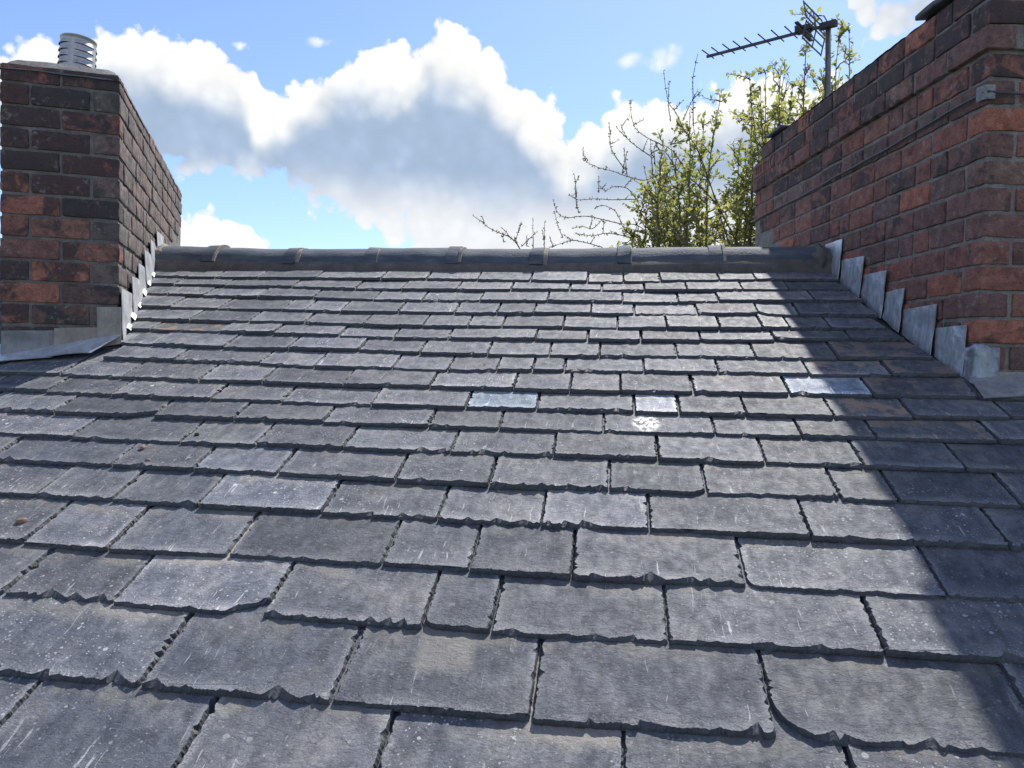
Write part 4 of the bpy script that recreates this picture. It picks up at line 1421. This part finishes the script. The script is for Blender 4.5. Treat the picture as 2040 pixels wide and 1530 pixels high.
# reflector: a framed plate with slots above and below the boom
rc = pL + boom * 0.853
for sgn, name in ((1, 'reflector'), (-1, 'reflector')):
    bm = bmesh.new()
    z0, z1 = (0.012, 0.105) if sgn > 0 else (-0.105, -0.012)
    tilt = bdir * (-0.022 if sgn > 0 else -0.022)
    def rp(a, z):
        return rc + edir * a + upv * z + tilt * (abs(z) / 0.105)
    hw = 0.16
    for z in (z0, (z0 + z1) / 2, z1):
        box_along(bm, rp(-hw, z), rp(hw, z), 0.004, 0.009)
    for a in (-hw, -0.004, hw):
        p0, p1 = rp(a, z0 - 0.0063), rp(a, z1 + 0.0063)
        vs = [bm.verts.new(p + edir * x + bdir * y) for p in (p0, p1) for (x, y) in ((-0.005, -0.0025), (0.005, -0.0025), (0.005, 0.0025), (-0.005, 0.0025))]
        for f in ((3, 2, 1, 0), (4, 5, 6, 7), (0, 1, 5, 4), (1, 2, 6, 5), (2, 3, 7, 6), (3, 0, 4, 7)):
            bm.faces.new([vs[i] for i in f])
    part(name, bm, M['alu'])
bm = bmesh.new()
cm = pL + boom * 0.93
box_along(bm, cm - bdir * 0.04, cm + bdir * 0.055, 0.040, 0.034)
part('mast_clamp', bm, M['plastic'])
bm = bmesh.new()
bm_tube(bm, [cb + bdir * 0.04 + upv * 0.02, cb + bdir * 0.09 + upv * 0.055, cm - bdir * 0.06 + upv * 0.075, cm - bdir * 0.02 + upv * 0.06, cm + bdir * 0.0 + upv * 0.02, cm - upv * 0.1, cm - upv * 0.5], 0.0038, 8)
part('lead_cable', bm, M['cable'], aer, True)

# ------------------------------------------------------------------ trees
BR = [[[0.42,7.31,8.97],[0.28,7.69,9.0],[0.1,7.72,9.05],[-0.03,7.52,9.05],[-0.17,7.2,9.01],[-0.27,6.92,9.0],[-0.29,6.79,9.07]],[[0.08,7.61,9.09],[-0.02,7.32,9.16],[-0.06,7.24,9.23],[-0.06,7.37,9.4]],[[0.3,7.27,9.13],[0.18,7.38,9.25],[0.09,7.44,9.35],[0.04,7.59,9.52]],[[0.39,7.02,9.16],[0.25,7.36,9.34],[0.16,7.61,9.52],[0.12,7.9,9.85]],[[0.59,6.78,9.18],[0.53,7.15,9.47],[0.47,7.4,9.67],[0.41,7.18,9.87]],[[0.66,6.9,9.28],[0.68,7.2,9.66],[0.66,7.04,9.74],[0.67,6.75,9.84]],[[0.21,7.87,8.85],[-0.03,7.77,8.83],[-0.2,7.44,8.77],[-0.34,7.24,8.72],[-0.43,7.2,8.76]],[[-0.36,7.22,8.74],[-0.37,7.17,8.84],[-0.33,7.07,8.9]],[[-0.16,7.54,8.85],[-0.16,7.37,8.97]],[[-0.33,7.1,8.57],[-0.36,7.21,8.7],[-0.37,7.18,8.83]],[[0.07,7.56,8.55],[-0.12,7.37,8.56],[-0.27,7.14,8.55],[-0.44,7.0,8.51],[-0.53,7.14,8.59],[-0.59,7.32,8.75]],[[-0.45,6.75,8.29],[-0.51,6.95,8.44],[-0.56,7.19,8.61]],[[-0.11,7.11,8.26],[-0.33,6.73,8.26],[-0.45,6.73,8.24],[-0.56,6.86,8.22]],[[-0.86,7.42,8.17],[-0.91,7.36,8.3],[-1.0,7.42,8.4],[-1.12,7.42,8.45],[-1.23,7.32,8.5],[-1.28,7.41,8.61]],[[-0.95,7.39,8.35],[-0.92,7.55,8.57]],[[-0.76,7.28,8.16],[-0.75,7.16,8.29],[-0.79,7.45,8.6]],[[-0.88,7.33,8.3],[-0.71,7.16,8.42]],[[-0.63,7.08,8.13],[-0.63,6.96,8.24],[-0.65,7.19,8.52]],[[-0.82,7.26,8.29],[-0.83,7.3,8.4]],[[-1.06,7.39,8.35],[-1.08,7.41,8.42]],[[1.2,7.45,8.23],[0.91,7.42,8.74],[0.54,7.0,8.92],[0.42,7.31,8.97]],[[0.76,6.85,8.14],[0.47,7.06,8.44],[0.21,7.87,8.85]],[[0.48,7.03,8.12],[0.26,7.44,8.49],[0.07,7.56,8.55]],[[1.09,7.35,8.21],[0.9,7.42,8.83],[0.69,6.74,9.02],[0.59,6.78,9.18]],[[1.04,7.36,8.49],[0.75,6.95,8.95],[0.66,6.9,9.28]],[[0.54,7.0,8.92],[0.41,7.0,9.1],[0.3,7.27,9.13]],[[0.58,6.88,8.93],[0.48,6.83,9.05],[0.39,7.02,9.16]],[[0.06,7.66,9.06],[0.08,7.49,9.14],[0.07,7.39,9.23]],[[0.11,7.72,9.05],[0.09,7.49,9.14],[0.1,7.41,9.21]],[[0.35,7.49,8.99],[0.32,7.23,9.12],[0.31,7.22,9.25]],[[0.36,7.29,9.04],[0.34,7.15,9.14],[0.35,7.13,9.19]],[[0.21,7.87,8.85],[0.12,7.87,8.96],[-0.01,7.77,8.96],[-0.1,7.64,8.89],[-0.15,7.51,8.91]],[[0.07,7.56,8.55],[-0.0,7.69,8.7],[-0.12,7.55,8.73],[-0.19,7.39,8.67]],[[-0.12,7.37,8.56],[-0.2,7.05,8.42],[-0.29,6.94,8.42],[-0.37,6.83,8.38]],[[0.12,7.43,8.41],[-0.07,7.25,8.41],[-0.2,6.96,8.34],[-0.33,6.79,8.33]],[[0.48,7.14,9.4],[0.47,7.38,9.67],[0.47,7.22,9.79]],[[0.58,7.0,9.36],[0.66,7.19,9.57],[0.72,7.21,9.69]],[[0.31,7.49,8.57],[0.27,7.8,8.82],[0.31,7.7,8.95],[0.26,7.46,9.08]]]
TOPS = [[0.35, 7.6, 9.12], [0.49, 7.6, 9.26], [0.65, 7.6, 9.47], [0.86, 7.6, 9.71], [0.99, 7.6, 9.87], [1.17, 7.6, 9.85], [1.28, 7.6, 9.72], [1.36, 7.6, 9.94], [1.52, 7.6, 10.04], [1.67, 7.6, 10.22], [1.73, 7.6, 10.46], [1.84, 7.6, 10.08], [2.0, 7.6, 10.28], [2.09, 7.6, 10.34], [2.17, 7.6, 10.11], [2.36, 7.6, 10.07], [2.54, 7.6, 10.17], [0.75, 7.6, 9.3], [0.57, 7.6, 9.02], [0.24, 7.6, 8.68], [0.41, 7.6, 8.78]]
def leaf(vs, fs, c, d, n, l, w):
    """folded leaf: two quads either side of the rib"""
    s = d.cross(n).normalized()
    k = len(vs)
    vs += [c, c + d * l * 0.45 + s * w + n * w * 0.35, c + d * l, c + d * l * 0.45 - s * w + n * w * 0.35, c + d * l * 0.5]
    fs += [(k, k + 4, k + 1), (k + 4, k + 2, k + 1), (k, k + 3, k + 4), (k + 4, k + 3, k + 2)]
def rvec(r):
    return Vector((r.gauss(0, 1), r.gauss(0, 1), r.gauss(0, 1))).normalized()

rt = random.Random(77)
tree = empty('leafy_tree', (1.40, 7.9, 0.0))
tag(tree, 'leafy spring tree with yellow-green leaves rising behind the ridge and right chimney', 'tree')
TO = tree.location.copy()
bm = bmesh.new()
vs, fs = [], []
root_p = Vector((1.40, 7.9, 0.0))
fork = Vector((1.40, 7.85, 6.0))
bm_tube(bm, [root_p - TO, Vector((1.36, 7.88, 2.5)) - TO, Vector((1.43, 7.87, 4.6)) - TO, fork - TO], [0.16, 0.13, 0.11, 0.09], 12)
def shoot(p0, p1, r0, r1, bend, n=7):
    pts = []
    off = rvec(rt); off.z *= 0.2
    for i in range(n):
        u = i / (n - 1)
        p = p0.lerp(p1, u) + off * bend * math.sin(math.pi * u) + rvec(rt) * 0.010
        pts.append(p)
    bm_tube(bm, [q - TO for q in pts], [r0 + (r1 - r0) * (i / (n - 1)) for i in range(n)], 6)
    return pts
def leaves_on(pts, dens, size):
    tot = sum((pts[i + 1] - pts[i]).length for i in range(len(pts) - 1))
    for _ in range(int(tot * dens)):
        i = rt.randrange(len(pts) - 1)
        u = rt.random()
        p = pts[i].lerp(pts[i + 1], u)
        ax = (pts[i + 1] - pts[i]).normalized()
        d = (rvec(rt) + ax * 0.55 + Vector((0, 0, 0.15))).normalized()
        l = size * rt.choice((0.5, 0.7, 0.9, 1.0, 1.2, 1.45)) * rt.uniform(0.85, 1.15)
        leaf(vs, fs, p + d * 0.008 - TO, d, (rvec(rt) + Vector((0, 0, 0.8))).normalized(), l, l * rt.uniform(0.24, 0.34))
def crown_stem(top, dens):
    h0 = rt.uniform(7.0, 8.2)
    base = fork + Vector((rt.uniform(-0.15, 0.15), rt.uniform(-0.12, 0.12), 0))
    dy = rt.uniform(-0.55, 0.55)
    mid = Vector((base.x + (top.x - base.x) * rt.uniform(0.75, 1.0), 7.85 + dy * 0.8, 7.25 + 0.35 * rt.random()))
    top = top + Vector((0, dy, 0))
    shoot(base, mid, 0.035, 0.016, 0.06, 4)
    main = shoot(mid, top, 0.015, 0.0022, 0.16, 11)
    leaves_on(main[5:], 52 * dens, 0.046)
    for i in range(3, 10):
        for _ in range(rt.choice((1, 2, 2))):
            u = rt.random()
            p = main[i].lerp(main[min(i + 1, 10)], u)
            ln = rt.uniform(0.16, 0.55) * (1.15 - 0.075 * i)
            d = Vector((rt.gauss(0, 0.70), rt.gauss(0, 0.70), rt.uniform(0.25, 0.95))).normalized()
            tw = shoot(p, p + d * ln, 0.0065, 0.0018, 0.03, 5)
            leaves_on(tw, 76 * dens, 0.046)
            if rt.random() < 0.6:
                d2 = (d + rvec(rt) * 0.6).normalized()
                tw2 = shoot(tw[2], tw[2] + d2 * ln * 0.6, 0.004, 0.0014, 0.02, 4)
                leaves_on(tw2, 76 * dens, 0.042)
for (x, y, z) in TOPS:
    crown_stem(Vector((x, y, z)), 1.0)
# fuller lower growth
for q in range(13):
    x = rt.uniform(-0.05, 1.75)
    zt = 8.40 + rt.uniform(0.0, 1.15) * max(0.15, min(1.0, (x + 0.1) / 0.9))
    crown_stem(Vector((x, 7.8 + rt.uniform(-0.2, 0.5), zt)), 0.7)
# the body of the crown, airy and broad
for q in range(26):
    x = rt.uniform(0.30, 1.75)
    hi = 9.25 + 0.75 * min(1.0, max(0.0, (x - 0.35) / 0.9))
    crown_stem(Vector((x, 7.8 + rt.uniform(-0.3, 0.5), rt.uniform(8.8, hi))), 0.75)
link('trunk', bm_mesh('trunk', bm, M['bark'], True), tree)
link('crown', mesh_from('crown', vs, fs, M['leaf']), tree)

bare = empty('budding_tree', (0.45, 7.35, 0.0))
tag(bare, 'nearly bare budding tree with thin upturned twigs left of the leafy one', 'tree')
TO = bare.location.copy()
bm = bmesh.new()
bvs, bfs = [], []
vs, fs = bvs, bfs
bm_tube(bm, [Vector((0.45, 7.35, 0)) - TO, Vector((0.50, 7.32, 3.0)) - TO, Vector((0.60, 7.35, 5.6)) - TO, Vector((0.72, 7.3, 7.2)) - TO], [0.10, 0.08, 0.06, 0.035], 10)
hub = Vector((0.72, 7.3, 7.2))
for b in BR:
    pts = [Vector(p) for p in b]
    # round the traced path off
    fine = []
    n = len(pts)
    for i in range(n - 1):
        p0 = pts[max(i - 1, 0)]; p1 = pts[i]; p2 = pts[i + 1]; p3 = pts[min(i + 2, n - 1)]
        for k in range(4):
            u = k / 4
            fine.append(0.5 * ((2 * p1) + (p2 - p0) * u + (2 * p0 - 5 * p1 + 4 * p2 - p3) * u * u + (3 * p1 - p0 - 3 * p2 + p3) * u ** 3) + rvec(rt) * 0.0015)
    fine.append(pts[-1])
    if b[0][2] < 8.26:
        bm_tube(bm, [hub - TO, hub.lerp(fine[0], 0.5) + Vector((0, 0, -0.08)) - TO, fine[0] - TO], [0.03, 0.017, 0.012], 7)
    r0 = 0.0075 if b[0][2] < 8.26 else 0.0048
    m_ = len(fine)
    bm_tube(bm, [q - TO for q in fine], [r0 + (0.0018 - r0) * (i / (m_ - 1)) for i in range(m_)], 6)
    for i in range(1, m_):
        for _ in range(3):
            p = fine[i - 1].lerp(fine[i], rt.random())
            d = ((fine[i] - fine[i - 1]).normalized() * 0.5 + rvec(rt)).normalized()
            l = rt.uniform(0.012, 0.030)
            leaf(bvs, bfs, p - TO, d, rvec(rt), l, l * 0.28)
    for i in range(2, m_ - 1, 3):
        if rt.random() < 0.45:
            d = (Vector((rt.gauss(0, 0.6), rt.gauss(0, 0.6), 0.7))).normalized()
            l = rt.uniform(0.05, 0.16)
            p = fine[i]
            q = [p, p + d * l * 0.5 + rvec(rt) * 0.006, p + d * l]
            bm_tube(bm, [a - TO for a in q], [0.0042, 0.003, 0.0016], 5)
            for _ in range(int(l * 90)):
                a = q[0].lerp(q[2], rt.random())
                dd = (d * 0.5 + rvec(rt)).normalized()
                ll = rt.uniform(0.012, 0.028)
                leaf(bvs, bfs, a - TO, dd, rvec(rt), ll, ll * 0.3)
link('trunk', bm_mesh('trunk', bm, M['twig'], True), bare)
link('buds', mesh_from('buds', bvs, bfs, M['bud']), bare)

# ------------------------------------------------------------------ loose bits lying on the slates
def pebble(s, t, z, r, seed, label, m=None):
    bm = bmesh.new()
    bmesh.ops.create_icosphere(bm, subdivisions=3, radius=1.0)
    for v in bm.verts:
        k = 1 + 0.22 * noise.noise(v.co * 1.4 + Vector((seed, 0, 0))) + 0.07 * noise.noise(v.co * 4)
        v.co = Vector((v.co.x * r * 1.35, v.co.y * r, v.co.z * r * 0.75)) * k
    o = link('pebble', bm_mesh('pebble', bm, m or M['pebble'], True))
    o.matrix_world = Matrix.Translation(roof_pt(s, t, z)) @ ROT.to_4x4() @ Matrix.Rotation(seed, 4, 'Z')
    tag(o, label, 'pebble', 'loose pebbles on the slates')
pebble(-1.215, -0.185, TH + 0.001, 0.0100, 0.4, 'brown pebble, the largest and lowest, on a slate at the left edge')
pebble(-1.104, 0.178, TH, 0.0075, 1.9, 'small brown pebble just under the edge of an overlapping slate')
pebble(-0.980, 0.262, TH - 0.002, 0.0065, 2.6, 'tiny dark pebble on a left-hand slate, highest of the pebbles', M['dirt'])
pebble(-1.048, 0.111, TH, 0.0065, 3.1, 'tiny brown pebble downslope of the small pebble')
